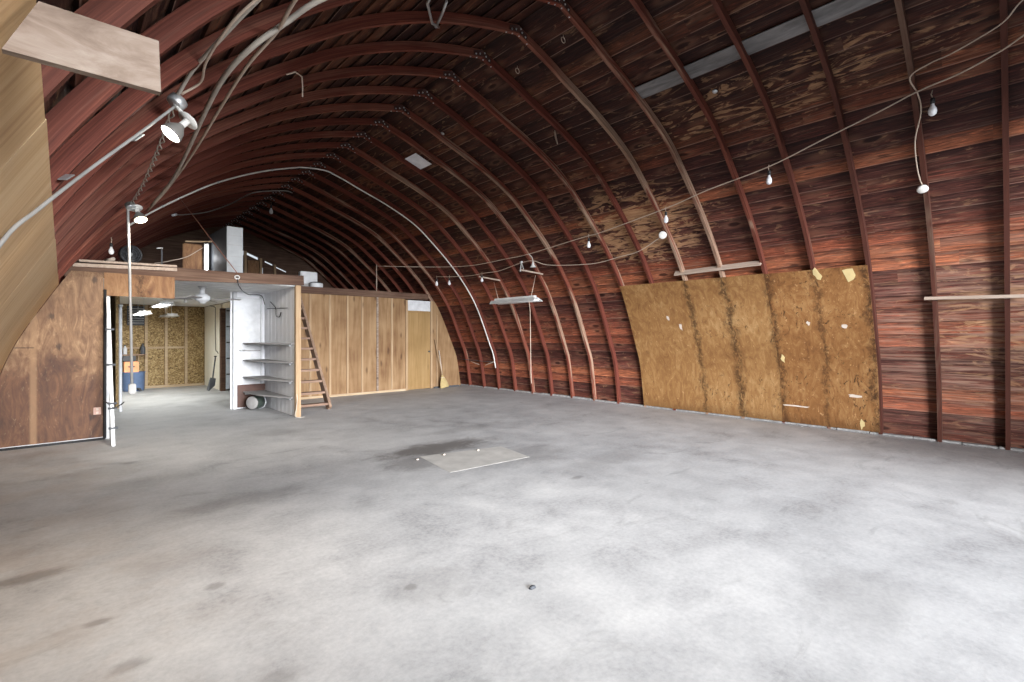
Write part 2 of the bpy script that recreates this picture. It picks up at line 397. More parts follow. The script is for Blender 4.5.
M['ply_left'] = wood('curved_sheet_plywood', (.34,.19,.085), (.54,.35,.18), (.66,.48,.28), (1.2, 22, 1.2), .0, .7, .6)
M['osb'] = osb_mat()
M['white'] = plain('white_paint', (.56,.57,.59), .5)
M['white_wall'] = plain('painted_board_wall', (.80,.81,.84), .6, var=.04, scale=2)
M['cream'] = plain('cream_wall_paint', (.82,.80,.71), .6, var=.06, scale=2)
M['soffit'] = plain('grey_white_soffit', (.72,.73,.74), .6, var=.08)
M['shelf'] = plain('grey_shelf_paint', (.30,.29,.285), .6)
M['metal'] = plain('galvanised_metal', (.55,.57,.58), .4, .7)
M['conduit'] = plain('grey_conduit', (.33,.32,.305), .5, .1)
M['white_metal'] = plain('white_enamel', (.60,.60,.59), .35)
M['white_conduit'] = plain('white_plastic_conduit', (.78,.77,.74), .45)
M['cord'] = plain('tan_cord', (.50,.40,.32), .7)
M['cable'] = plain('grey_cable_sheath', (.42,.38,.33), .6)
M['black'] = plain('black_plastic', (.018,.018,.02), .45)
M['rubber'] = plain('black_rubber', (.03,.03,.032), .7)
M['dark_green'] = plain('dark_green_enamel', (.05,.065,.055), .5)
M['reflector'] = plain('smoky_reflector_glass', (.20,.19,.175), .4)
M['dark_rib'] = plain('dark_ridge_wood', (.06,.026,.02), .7)
M['dark_grey'] = plain('dark_grey_paint', (.06,.065,.075), .6)
M['box_grey'] = plain('pale_grey_panel', (.33,.35,.37), .6, var=.08)
M['blue'] = plain('faded_blue_plastic', (.10,.15,.26), .5)
M['orange'] = plain('orange_paint', (.85,.33,.14), .5)
M['kick'] = plain('dark_brown_kick_board', (.07,.030,.020), .6, var=.25)
M['straw'] = wood('broom_straw', (.30,.22,.09), (.42,.32,.15), (.52,.42,.22), (60, 60, 3))
M['bulb'] = plain('frosted_glass_bulb', (.80,.81,.84), .2, spec=.6, var=.03)
M['porcelain'] = plain('porcelain', (.75,.74,.70), .3)
M['lamp_on'] = emit('glowing_lens', (1, .95, .82), 9)
M['lamp_warm'] = emit('warm_glowing_lens', (1, .83, .55), 8)
M['tube_on'] = emit('lit_fluorescent_tube', (.95, .97, 1), 7)
M['tube_off'] = plain('unlit_fluorescent_tube', (.8,.8,.82), .3)
M['patch'] = plain('white_sheet_patch', (.75,.78,.84), .5)
M['old_paint'] = wood('flaked_grey_paint', (.07,.065,.065), (.15,.145,.145), (.28,.27,.27), (12, 2, 12))
M['slab'] = plain('pale_plywood_cover', (.49,.475,.45), .8, var=.14, scale=5)
M['paper'] = plain('torn_yellow_paper', (.55,.43,.21), .7)
M['paperwhite'] = plain('torn_white_paper', (.55,.47,.40), .7)
M['pink'] = plain('pinkish_outlet_plate', (.48,.30,.24), .5)
M['curb'] = plain('rough_concrete_curb', (.27,.265,.26), .85, var=.3, scale=14)
M['blue_panel'] = plain('pale_blue_grey_steel', (.50,.55,.62), .5)
M['red_string'] = plain('reddish_twine', (.22,.09,.06), .7)

# ------------------------------------------------------------------ the arch
R = [(3.60,4.645),(4.1,4.50),(4.38,4.40),(5.07,4.165),(5.70,3.88),(6.18,3.53),(6.72,3.06),(7.15,2.6),(7.52,2.06),(7.92,1.2),(8.08,.8),(8.22,0)]
L = [(3.60,4.645),(3.1,4.50),(2.56,4.30),(1.98,4.01),(1.53,3.71),(.95,3.25),(.5,2.8),(.12,2.28),(-.15,1.81),(-.45,1.2),(-.62,.6),(-.72,0)]
def dense(P, n):
    return [(p.x, p.z) for p in catmull([V(x,0,z) for x,z in P], n)]
DR, DL = dense(R, 6), dense(L, 6)
def normals(D, side):
    out = []
    for i in range(len(D)):
        a, b = D[max(i-1,0)], D[min(i+1,len(D)-1)]
        tx, tz = b[0]-a[0], b[1]-a[1]; l = math.hypot(tx, tz)
        out.append((-tz/l*side*-1 if False else (abs(tz)/l)*side, abs(tx)/l))
    return out
NR, NL = normals(DR, 1), normals(DL, -1)
NR[0] = NL[0] = (0.0, 1.06)
def off(D, Nn, o): return [(x+n[0]*o, z+n[1]*o) for (x, z), n in zip(D, Nn)]
def arclen(D):
    s = [0]
    for a, b in zip(D, D[1:]): s.append(s[-1]+math.hypot(b[0]-a[0], b[1]-a[1]))
    return s
def at_z(D, z):
    """x of the profile at height z"""
    for a, b in zip(D, D[1:]):
        if (a[1]-z)*(b[1]-z) <= 0 and a[1] != b[1]:
            t = (a[1]-z)/(a[1]-b[1]); return a[0]+(b[0]-a[0])*t
    return D[-1][0]
def sub_profile(D, z0, z1, n):
    """points from height z0 up to z1 (x,z)"""
    return [(at_z(D, z0+(z1-z0)*i/n), z0+(z1-z0)*i/n) for i in range(n+1)]
RIB_D, RIB_W, PITCH, Y0 = .088, .043, .6096, 9.221
NEAR, FAR = -2.6, 16.2

# sheathing shell
def resample(D, step):
    s = arclen(D); n = max(1, round(s[-1]/step)); out = []
    for i in range(n+1):
        t = s[-1]*i/n; j = 0
        while j < len(s)-2 and s[j+1] < t: j += 1
        q = (t-s[j])/(s[j+1]-s[j]); out.append((D[j][0]+(D[j+1][0]-D[j][0])*q, D[j][1]+(D[j+1][1]-D[j][1])*q))
    return out
def shell(D, Nn, rows, row0):
    P = resample(off(D, Nn, RIB_D), .178)
    mb = MB()
    ys = [NEAR+(FAR-NEAR)*i/20 for i in range(21)]
    for i in rows(P):
        a, b = P[i], P[i+1]
        tx, tz = b[0]-a[0], b[1]-a[1]; l = math.hypot(tx, tz); nx, nz = (abs(tz)/l)*(1 if D is DR else -1), abs(tx)/l
        lap = .016
        a2 = (a[0]+nx*lap, a[1]+nz*lap)              # upper edge sits behind the board above
        v0, v1 = row0+i, row0+i+1
        for y0, y1 in zip(ys, ys[1:]):
            mb.face([(a2[0],y0,a2[1]),(b[0],y0,b[1]),(b[0],y1,b[1]),(a2[0],y1,a2[1])], [(y0,v0+.02),(y0,v1-.02),(y1,v1-.02),(y1,v0+.02)])
            # lower lip of this board
            mb.face([(b[0],y0,b[1]),(b[0]+nx*lap,y0,b[1]+nz*lap),(b[0]+nx*lap,y1,b[1]+nz*lap),(b[0],y1,b[1])], [(y0,v1-.02),(y0,v1-.01),(y1,v1-.01),(y1,v1-.02)])
            # weather side
            o2 = .03
            mb.face([(a[0]+nx*o2,y1,a[1]+nz*o2),(b[0]+nx*o2,y1,b[1]+nz*o2),(b[0]+nx*o2,y0,b[1]+nz*o2),(a[0]+nx*o2,y0,a[1]+nz*o2)], [(y1,v0),(y1,v1),(y0,v1),(y0,v0)])
    return mb
def rows_above(z): return lambda P: [i for i in range(len(P)-1) if (P[i][1]+P[i+1][1])/2 >= z]
def rows_below(z): return lambda P: [i for i in range(len(P)-1) if (P[i][1]+P[i+1][1])/2 < z]
def merge(a, b):
    me = bpy.data.meshes.new('tmp'); b.bm.to_mesh(me); b.bm.free(); a.bm.from_mesh(me); bpy.data.meshes.remove(me); return a
def sobj(name, mb, mat, label, cat):
    return tag(obj(name, mb, mat, None, None, fix=False), label, cat, None, 'structure')
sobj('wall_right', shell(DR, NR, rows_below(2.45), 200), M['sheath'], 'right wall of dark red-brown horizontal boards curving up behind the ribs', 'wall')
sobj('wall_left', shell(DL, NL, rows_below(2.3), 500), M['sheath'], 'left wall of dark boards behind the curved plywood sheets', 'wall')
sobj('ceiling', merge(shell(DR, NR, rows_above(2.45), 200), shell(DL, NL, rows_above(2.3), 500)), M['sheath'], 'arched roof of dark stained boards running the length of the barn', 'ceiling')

def floor_mb():
    mb = MB(); n = 1
    mb.box((-1.1, NEAR-.4, -.12), (8.6, FAR+.3, 0)); return mb
solo('floor', floor_mb(), M['concrete'], 'worn grey concrete floor with dark stains across the whole barn', 'floor', kind='structure')

# ribs
ORD = ['first','second','third','fourth','fifth','sixth','seventh','eighth','ninth','tenth','eleventh','twelfth','thirteenth','fourteenth','fifteenth','sixteenth','seventeenth','eighteenth']
def rib_half(D, Nn, side):
    inn = D; out = off(D, Nn, RIB_D-.002); s = arclen(D); mb = MB(); h = RIB_W/2
    for i in range(len(D)-1):
        a, b, c, d = inn[i], inn[i+1], out[i+1], out[i]; u0, u1 = s[i], s[i+1]
        for y in (-h, h):
            mb.face([(a[0],y,a[1]),(b[0],y,b[1]),(c[0],y,c[1]),(d[0],y,d[1])], [(u0,0.02),(u1,0.02),(u1,1),(u0,1)])
        mb.face([(a[0],-h,a[1]),(b[0],-h,b[1]),(b[0],h,b[1]),(a[0],h,a[1])], [(u0,.10),(u1,.10),(u1,.2),(u0,.2)])
        mb.face([(d[0],-h,d[1]),(c[0],-h,c[1]),(c[0],h,c[1]),(d[0],h,d[1])], [(u0,.90),(u1,.90),(u1,.98),(u0,.98)])
    a, d = inn[-1], out[-1]
    mb.face([(a[0],-h,a[1]),(a[0],h,a[1]),(d[0],h,d[1]),(d[0],-h,d[1])])
    a, d = inn[0], out[0]
    mb.face([(a[0],-h,a[1]),(a[0],h,a[1]),(d[0],h,d[1]),(d[0],-h,d[1])])
    bmesh.ops.remove_doubles(mb.bm, verts=mb.bm.verts, dist=1e-4)
    return mb
def make_rib():
    t = thing('arch_rib', 'rib', 'rib', (3.60, 0, 0), 'arched ribs of the roof')
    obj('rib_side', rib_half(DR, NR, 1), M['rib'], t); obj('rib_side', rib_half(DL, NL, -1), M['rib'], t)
    g = MB()                                                    # bolted ridge plates with bright nail heads
    for y in (-RIB_W/2-.004, RIB_W/2+.004):
        g.prism([(3.60-.13, y-.003, 4.62),(3.60, y-.003, 4.655),(3.60+.13, y-.003, 4.62),(3.60+.13, y-.003, 4.675),(3.60, y-.003, 4.73),(3.60-.13, y-.003, 4.675)], (0,.006,0))
    gp = obj('ridge_plate', g, M['dark_rib'], t)
    b = MB()
    for dx, dz in ((-.10,4.645),(-.04,4.668),(.05,4.668),(.10,4.64),(.03,4.70)):
        b.lathe([(0,.008),(.008,.006),(.011,0),(0,0)], axis_matrix((3.60+dx, -RIB_W/2-.007, dz), (0,-1,0)), 8)
    for dx in (-.16, -.07, .03, .15):
        zz = 4.645-abs(dx)*.29
        b.lathe([(0,.006),(.008,.004),(.010,0),(0,0)], axis_matrix((3.60+dx, 0, zz-.001), (0,0,-1)), 8)
    obj('bolt', b, M['metal'], gp)['kind'] = 'stuff'
    return t
proto = make_rib()
def rib_label(i):
    if i == 0: return 'red-brown arched rib carrying the long white conduit over the roof'
    if i <= 2: return 'red-brown arched roof rib, %s one in front of the knotty plank stud wall' % ORD[2-i]
    return 'dark brown arched roof rib above the loft, %s one behind the plank stud wall' % ORD[i-3]
first = True
for i in range(-15, 12):
    r = proto if first else copy_tree(proto)
    first = False
    r.location = (3.60, Y0+PITCH*i, 0); r['label'] = rib_label(i)

# sill along the right wall
def curb():
    mb = MB(); y = -.6
    while y < 10.6:
        w = random.uniform(.3, .7)
        mb.box((8.235-random.uniform(0,.02), y, 0), (8.40, min(y+w, 10.6)-.004, random.uniform(.022,.04)), .006); y += w
    return mb
solo('baseboard_right', curb(), M['curb'], 'low broken concrete sill along the foot of the right wall', 'sill', kind='structure')
def crumbs():
    mb = MB()
    for _ in range(170):
        y = random.uniform(-.3, 6.5); x = 8.20-abs(random.gauss(0,.045)); r = random.uniform(.003,.011)
        mb.lathe([(0,r),(r*.8,r*.6),(r,0),(0,0)], Matrix.Translation((x,y,0)) @ Matrix.Rotation(random.random()*6,4,'Z') @ Matrix.Diagonal((1,random.uniform(.6,1.6),1,1)), 5)
    return mb
solo('concrete_crumbs', crumbs(), M['curb'], 'scattered pale concrete crumbs along the foot of the right wall', 'debris', kind='stuff')

# end walls
OUTR, OUTL = off(DR, NR, RIB_D+.02), off(DL, NL, RIB_D+.02)
def top_z(x):
    D = OUTR if x >= 3.60 else OUTL
    for a, b in zip(D, D[1:]):
        if (a[0]-x)*(b[0]-x) <= 0 and a[0] != b[0]:
            t = (a[0]-x)/(a[0]-b[0]); return a[1]+(b[1]-a[1])*t
    return max(p[1] for p in D) if abs(x-3.60) < .1 else 0
def end_wall(y, thick, holes, z0=0.0):
    """holes: (x0, x1, lower edge f(x), upper edge f(x))"""
    xs = set([OUTL[-1][0]+.001, OUTR[-1][0]-.001]); n = 46
    for i in range(n+1): xs.add(OUTL[-1][0]+.001+(OUTR[-1][0]-OUTL[-1][0]-.002)*i/n)
    for h in holes: xs.update((h[0], h[1]))
    xs = sorted(xs); mb = MB()
    for a, b in zip(xs, xs[1:]):
        if b-a < 1e-4: continue
        m = (a+b)/2; la = lb = z0
        za, zb = top_z(a), top_z(b)
        for q in [q for q in holes if q[0] < m < q[1]]:
            if q[2](m)-la > .001: mb.prism([(a,y,la),(b,y,lb),(b,y,q[2](b)),(a,y,q[2](a))], (0,thick,0))
            la, lb = q[3](a), q[3](b)
        if max(za, zb) > la: mb.prism([(a,y,la),(b,y,lb),(b,y,max(zb,lb+.001)),(a,y,max(za,la+.001))], (0,thick,0))
    return mb
solo('wall_near', end_wall(NEAR-.06, .06, [(.4,5.9,lambda x: 0, lambda x: 3.35)]), M['rim'], 'unseen end wall behind the viewpoint with an added opening shaped for the light', 'wall', kind='structure')  # doorway is invented, its edges set to shape the incoming light
SLOPE = lambda d: (lambda x: 4.03-(x-3.9)*.40-d)
WIN = [(3.2,4.02,SLOPE(.16),SLOPE(0)),(4.06,4.42,SLOPE(.09),SLOPE(0)),(4.60,4.84,SLOPE(.06),SLOPE(0)),(4.90,5.25,SLOPE(.07),SLOPE(0.02)),(4.50,4.56,lambda x: 3.30,SLOPE(.25))]
solo('wall_far', end_wall(FAR-.1, .08, WIN), M['rim'], 'dark board end wall above the loft with bright daylight gaps', 'wall', kind='structure')

for x, lab in ((4.04,'pale upright stud at the end wall above the loft, nearest the pale grey box'),(4.47,'pale upright stud at the end wall above the loft, middle of three'),(4.87,'pale upright stud at the end wall above the loft, farthest from the grey box')):
    solo('stud', MB().box((x-.035,FAR-.19,2.43),(x+.035,FAR-.11,4.02-(x-3.9)*.40),.003), M['pine'], lab, 'stud', (x,FAR-.15,2.43), 'studs of the far end wall')
solo('brown_board', MB().box((4.10,FAR-.16,2.43),(4.42,FAR-.12,3.70),.003), M['ply_header'], 'brown board between two pale studs at the end wall above the loft', 'board')
# ------------------------------------------------------------------ curved sheet plywood
def curved_sheet(D, Nn, y0, y1, z0, z1, o, t, n=14):
    Pi = sub_profile(off(D, Nn, -o-t), z0, z1, n); Po = sub_profile(off(D, Nn, -o), z0, z1, n); mb = MB()
    ny = 6; ys = [y0+(y1-y0)*k/ny for k in range(ny+1)]
    for P in (Pi, Po):
        G = [[mb.bm.verts.new((x,q,z)) for q in ys] for x, z in P]
        for k in range(n):
            for j in range(ny):
                f = mb.bm.faces.new((G[k][j], G[k+1][j], G[k+1][j+1], G[k][j+1])); f.smooth = True
    for q in (y0, y1):
        for k in range(n): mb.face([(Pi[k][0],q,Pi[k][1]),(Pi[k+1][0],q,Pi[k+1][1]),(Po[k+1][0],q,Po[k+1][1]),(Po[k][0],q,Po[k][1])])
    for k in (0, n): mb.face([(Pi[k][0],y0,Pi[k][1]),(Po[k][0],y0,Po[k][1]),(Po[k][0],y1,Po[k][1]),(Pi[k][0],y1,Pi[k][1])])
    return mb
for (y0, y1, z1, lab) in ((3.741,4.965,2.275,'flaking tan plywood sheet on the right wall, farthest of the three joined sheets'),
                          (2.522,3.738,2.270,'flaking tan plywood sheet on the right wall, middle of the three under the white strip'),
                          (1.30,2.518,2.262,'brown plywood sheet on the right wall, nearest of three, torn paper on top')):
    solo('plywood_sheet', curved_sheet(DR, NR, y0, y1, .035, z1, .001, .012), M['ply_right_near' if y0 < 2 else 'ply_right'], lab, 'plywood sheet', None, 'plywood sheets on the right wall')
# torn paper scraps left on the sheets
def scrap(y, z, w, h, jag=.42):
    P = []; n = 9
    for k in range(n):
        a = 2*PI*k/n; r = 1+random.uniform(-jag, jag); P.append((y+math.cos(a)*w/2*r, z+math.sin(a)*h/2*r))
    D = off(DR, NR, -.0155)
    mb = MB(); mb.prism([(at_z(D, q[1]), q[0], q[1]) for q in P], (-.0012,0,0)); return mb
for y, z, w, h, m, lab in ((1.50,2.17,.17,.15,'paper','larger torn yellow paper scrap at the top right corner of the plywood'),
                           (1.86,2.20,.09,.13,'paper','smaller torn yellow paper scrap at the plywood top edge'),
                           (2.45,1.02,.05,.11,'paper','pale torn scrap in the middle of the plywood sheets'),
                           (4.18,1.68,.045,.10,'paperwhite','pale upper scrap on the farthest right-hand plywood sheet'),
                           (3.98,1.53,.045,.12,'paperwhite','pale lower scrap on the farthest right-hand plywood sheet'),
                           (1.62,1.50,.07,.06,'paperwhite','pinkish white scrap on the nearest right-hand plywood sheet'),
                           (1.58,.52,.16,.05,'paperwhite','white torn streak low on the nearest right-hand plywood sheet'),
                           (1.50,.13,.07,.16,'paper','yellowish scrap at the foot of the nearest right-hand plywood sheet'),
                           (2.30,.30,.35,.025,'paperwhite','long thin white streak low on the plywood sheets'),
                           (2.05,1.55,.04,.05,'paperwhite','tiny white scrap below the torn yellow paper')):
    solo('paper_scrap', scrap(y, z, w, h), M[m], lab, 'paper scrap', None, 'torn paper scraps on the plywood')
# left curved sheets
for y0, y1, z1, lab in ((-.44,1.99,1.995,'curved pale plywood sheet lining the left wall, nearest the viewpoint'),
                        (1.995,4.42,2.0,'curved pale plywood sheet lining the left wall, second from the viewpoint'),
                        (4.425,6.86,2.005,'curved pale plywood sheet lining the left wall, third from the viewpoint'),
                        (6.865,8.22,2.01,'short curved plywood sheet lining the left wall, against the brown partition')):
    solo('plywood_sheet', curved_sheet(DL, NL, y0, y1, .0, z1, .001, .012), M['ply_left'], lab, 'plywood sheet', None, 'plywood sheets on the left wall')

# short plank sticking out on the left
def stub():
    mb = MB(); mb.prism([(-.080,1.27,1.872),(.156,1.27,1.876),(.152,1.27,1.985),(-.032,1.27,1.982)], (0,.02,0)); return mb
solo('plank', stub(), M['grey_wood'], 'short weathered grey plank jutting out from the left plywood', 'plank', (.04,1.28,1.92))

# strips on the right wall
mb = MB(); mb.bar((7.305,2.515,2.42), (7.325,3.875,2.395), .03, .105, (.62,0,.78), .016)
solo('wood_strip', mb, M['grey_batten'], 'pale grey wooden strip across the ribs just above the plywood', 'wooden strip', (7.31,3.2,2.4))
mb = MB(); mb.bar((7.628,-.12,1.795), (7.622,.78,1.818), .02, .04, (.4,0,.9), .004)
solo('wood_batten', mb, M['grey_batten'], 'thin pale batten nailed across the two nearest ribs on the right', 'batten', (7.6,.3,1.8))

# painted plank in the sheathing, white patch, discs
D1 = off(DR, NR, RIB_D-.012)
def arc_plank(D, z0, z1, y0, y1, t=.012):
    mb = MB(); mb.prism([(at_z(D,z0),y0,z0),(at_z(D,z1),y0,z1),(at_z(D,z1),y1,z1),(at_z(D,z0),y1,z0)], (-.006,0,-t)); return mb
solo('painted_plank', arc_plank(D1, 4.235, 4.30, -.1, 3.16), M['old_paint'], 'flaked grey painted plank high on the dark roof, right of centre', 'plank', (5.1,1.5,4.27))
solo('sheet_patch', arc_plank(off(DR, NR, RIB_D-.012), 4.375, 4.482, 7.02, 7.39, .006), M['patch'], 'small bright white square patch on the roof boards between two ribs', 'patch', (4.6,7.2,4.43))
for (p, nrm, lab) in (((4.37,6.13,4.515),(-.38,0,-.92),'small grey knob-like disc on the dark roof boards below the ridge'),((5.40,2.35,4.13),(-.4,0,-.9),'small grey disc on the roof boards below the painted plank')):
    p = (at_z(off(DR, NR, RIB_D-.006), p[2]), p[1], p[2]); mb = MB(); mb.lathe([(0,.012),(.022,.010),(.028,.004),(.03,0),(0,0)], axis_matrix(p, nrm), 14)
    solo('metal_disc', mb, M['metal'], lab, 'disc', p, 'metal discs on the roof boards')

# ------------------------------------------------------------------ loft and partitions
XA = 2.95                      # right end of the front partition
# loft deck of the front room with its painted underside
def deck():
    mb = MB(); mb.box((-.25,8.36,2.235), (2.98,FAR-.1,2.36)); return mb
solo('loft_deck', deck(), M['rim'], 'wooden loft deck over the room behind the opening', 'loft', kind='structure')
def soffit():
    mb = MB(); y = 8.38
    while y < 15.75: mb.box((.0,y,2.205+random.uniform(0,.004)), (2.93,y+.168,2.234), .006); y += .18
    return mb
solo('ceiling_loft', soffit(), M['soffit'], 'grey-white painted board ceiling above the opening', 'ceiling', kind='structure')
mb = MB(); mb.bar((.02,8.31,2.20), (2.98,8.31,2.31), .05, .16, (0,0,1), .004)
solo('loft_beam', mb, M['rim'], 'reddish rough beam along the front edge of the loft above the opening', 'beam', kind='structure')
# stud wall deck
solo('loft_deck', MB().box((3.0,10.74,2.33),(7.02,FAR-.1,2.42)), M['rim'], 'wooden loft deck behind the top of the knotty plank wall', 'loft', kind='structure')
mb = MB(); mb.bar((3.02,10.62,2.375), (6.98,10.62,2.405), .05, .15, (0,0,1), .004)
solo('wall_beam', mb, M['rim'], 'dark red beam capping the knotty plank wall', 'beam', kind='structure')

# pale boards on the beam
t = thing('pale_boards', 'pair of long pale boards lying along the beam top at left', 'boards', (.7,8.27,2.3))
obj('board', MB().bar((.10,8.262,2.275),(1.20,8.262,2.318),.02,.045,(0,0,1),.003), M['grey_batten'], t)
obj('board', MB().bar((.16,8.30,2.335),(1.20,8.30,2.366),.09,.03,(0,0,1),.003), M['grey_batten'], t)

# left brown plywood partition (cut to the curve)
def arch_panel(y, x0, x1, z0, z1, t, D=DL, Nn=NL, o=.016, left=True, n=14):
    P = sub_profile(off(D, Nn, -o), z0, z1, n); mb = MB()
    if left: poly = [(x1,y,z0),(x1,y,z1)] + [(p[0],y,p[1]) for p in P[::-1] if p[0] < x1]
    else: poly = [(x0,y,z0),(x0,y,z1)] + [(p[0],y,p[1]) for p in P[::-1] if p[0] > x0]
    mb.prism(poly, (0,t,0)); return mb
t = thing('wall_partition_left', 'brown worn plywood partition left of the opening, cut to the curve of the roof', 'partition', (0,8.3,0), kind='structure')
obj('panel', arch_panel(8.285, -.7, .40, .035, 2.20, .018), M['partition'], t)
obj('batten', MB().box((-.285,8.305,.03),(-.225,8.34,1.9)), M['pine'], t)
obj('sill_strip', MB().box((-.68,8.268,.012),(.40,8.287,.036),.003), M['white'], t)
solo('header_panel', MB().box((.405,8.272,1.90),(1.175,8.288,2.205),.002), M['ply_header'], 'stained plywood header panel above the left end of the opening', 'panel')
t = thing('rubber_seal', 'black rubber seal strip running down and under the brown partition', 'seal', (.41,8.26,0))
obj('seal_upright', MB().tube([(.412,8.262,.02),(.415,8.262,1.98)], .016, 8), M['rubber'], t)
obj('seal_foot', MB().tube([(-.72,8.262,.016),(.412,8.262,.016)], .014, 8), M['rubber'], t)
mb = MB(); mb.box((.30,8.277,.335),(.375,8.286,.43),.003)
t = thing('wall_outlet', 'small pinkish outlet plate low on the brown partition', 'outlet', (.34,8.285,.38))
obj('plate', mb, M['pink'], t)
obj('socket', MB().box((.325,8.273,.345),(.35,8.2772,.375)).box((.325,8.273,.39),(.35,8.2772,.42)), M['paperwhite'], t)
# white door jamb and the leaning track
solo('trim_1', MB().box((.425,8.30,0),(.46,8.40,2.19),.004), M['white'], 'white jamb at the left side of the opening', 'jamb', kind='structure')
t = thing('door_track', 'white steel track post standing just in front of the opening', 'track', (.46,7.68,0))
obj('channel', MB().bar((.463,7.66,.0),(.436,8.10,1.875),.036,.03,(0,-1,.2),.006), M['white_metal'], t)
for z in (.22,.46,.52,1.0,1.45):
    f = z/1.875; mb = MB(); mb.box((.463-.027*f-.04, 7.66+.44*f-.02, z-.012),(.463-.027*f+.05, 7.66+.44*f+.035, z+.012),.003); obj('bracket', mb, M['dark_grey'], t)
obj('wire', MB().tube([(.40,8.2,.52),(.43,8.0,.50),(.47,7.72,.47),(.54,7.75,.50),(.58,7.85,.52)], .007, 6, 4), M['black'], t)

# closet corner: boarded side wall, end post, door
def vboards():
    mb = MB(); y = 8.42
    while y < 10.12: mb.box((2.885,y,.0),(2.93,min(y+.205,10.13),2.21),.004); y += .21
    return mb
solo('wall_closet_side', vboards(), M['white_wall'], 'white vertical board wall between the shelves and the ladder', 'wall', kind='structure')
solo('post', MB().box((2.865,8.335,0),(2.95,8.415,2.30),.004), M['pine'], 'bare pine post at the end of the white board wall', 'post')
solo('wall_closet_top', MB().box((2.30,10.13,0),(2.975,10.17,2.205)), M['white_wall'], 'white wall strip behind the corner shelves', 'wall', kind='structure')
t = thing('door_1', 'white flat door with dark kick board behind the corner shelves', 'door', (2.62,10.1,0), kind='structure')
obj('leaf', MB().box((2.395,10.085,.03),(2.80,10.125,2.10),.004), M['white'], t)
obj('kick_board', MB().box((2.40,10.072,.02),(2.915,10.084,.45),.003), M['kick'], t)
hs = obj('latch', MB().box((2.405,10.06,1.02),(2.43,10.084,1.16),.003).tube([(2.42,10.06,1.10),(2.44,10.03,1.10),(2.52,10.03,1.105)],.008,6), M['metal'], t)
obj('latch_bar', MB().box((2.43,10.07,1.085),(2.80,10.084,1.102)), M['shelf'], t)
solo('trim_2', MB().box((2.33,10.05,0),(2.392,10.18,2.2),.004), M['white'], 'white door jamb on the left of the flat white door', 'jamb', kind='structure')
solo('trim_3', MB().box((2.80,10.06,.45),(2.83,10.128,2.15),.003), M['white'], 'thin white stile on the right of the flat white door', 'jamb', kind='structure')
# corner shelves
words_ = ('top corner shelf of grey board, thinnest looking of the four','second corner shelf down, grey board on the white wall','third corner shelf down, grey board on the white wall','lowest corner shelf of grey board above the round bucket')
for z, lab in zip((1.225,.905,.585,.30), words_):
    t = thing('corner_shelf', lab, 'shelf', (2.9,10.06,z), 'grey corner shelves')
    obj('board', MB().prism([(2.49,10.05,z),(2.882,10.05,z),(2.882,8.50,z),(2.84,8.50,z),(2.56,9.3,z)], (0,0,.022)), M['shelf'], t)
    obj('cleat', MB().box((2.855,8.62,z-.035),(2.882,10.03,z-.001),.003).box((2.52,10.03,z-.035),(2.89,10.054,z-.001),.003), M['white'], t)
# bucket on its side below the lowest shelf
t = thing('bucket', 'round grey metal bucket lying on its side under the lowest shelf', 'bucket', (2.62,9.9,0))
A = axis_matrix((2.55,9.72,.135), (.80,.6,0))
obj('base', MB().lathe([(0,.0),(.11,.0),(.118,.006),(.118,.03),(0,.03)], A, 24), M['shelf'], t)
obj('shell', MB().lathe([(.112,.03),(.118,.12),(.124,.215),(.112,.215),(.10,.04)], A, 24), M['dark_green'], t)
obj('rim', MB().lathe([(.112,.215),(.132,.213),(.134,.235),(.112,.237),(.112,.215)], A, 24), M['white'], t)
obj('bail', MB().tube([A@V(.134,0,.22), A@V(.10,.06,.26), A@V(0,.09,.28), A@V(-.10,.06,.26), A@V(-.134,0,.22)], .004, 6, 4), M['black'], t)
# small wall bracket with wires
t = thing('wire_bracket', 'thin dark bracket with hanging wire loop on the white board wall', 'bracket', (2.9,9.3,1.95))
obj('arm', MB().bar((2.87,9.9,1.90),(2.865,8.75,1.86),.012,.012), M['dark_grey'], t)
obj('wire', MB().tube([(2.865,9.7,2.02),(2.845,9.5,1.97),(2.855,9.35,1.88),(2.835,9.25,1.74),(2.845,9.1,1.72),(2.855,9.05,1.80)], .008, 6, 4), M['black'], t)

# ladder
t = thing('step_ladder', 'brown wooden ladder leaning against the loft beside the white wall', 'ladder', (3.36,8.9,0))
F, T = V(0,8.84,0), V(0,10.53,2.32)
for x in (3.07, 3.645):
    obj('stringer', MB().bar((x,F.y,.012),(x,T.y,T.z),.05,.16,(0,-.8,.6),.003), M['ladder'], t)
for k in range(11):
    f = .045+k*.088; p = F.lerp(T, f)
    obj('tread', MB().box((3.09,p.y-.08,p.z-.02),(3.626,p.y+.08,p.z+.02),.003), M['tread'], t)
# cord at the foot of the post
solo('loose_cord', MB().tube([(2.89,8.40,.62),(2.87,8.36,.50),(2.885,8.33,.34),(2.86,8.30,.16),(2.83,8.26,.03),(2.90,8.20,.012),(2.97,8.23,.012)], .006, 6, 5), M['cable'], 'thin grey cord trailing down the post beside the ladder', 'cord')

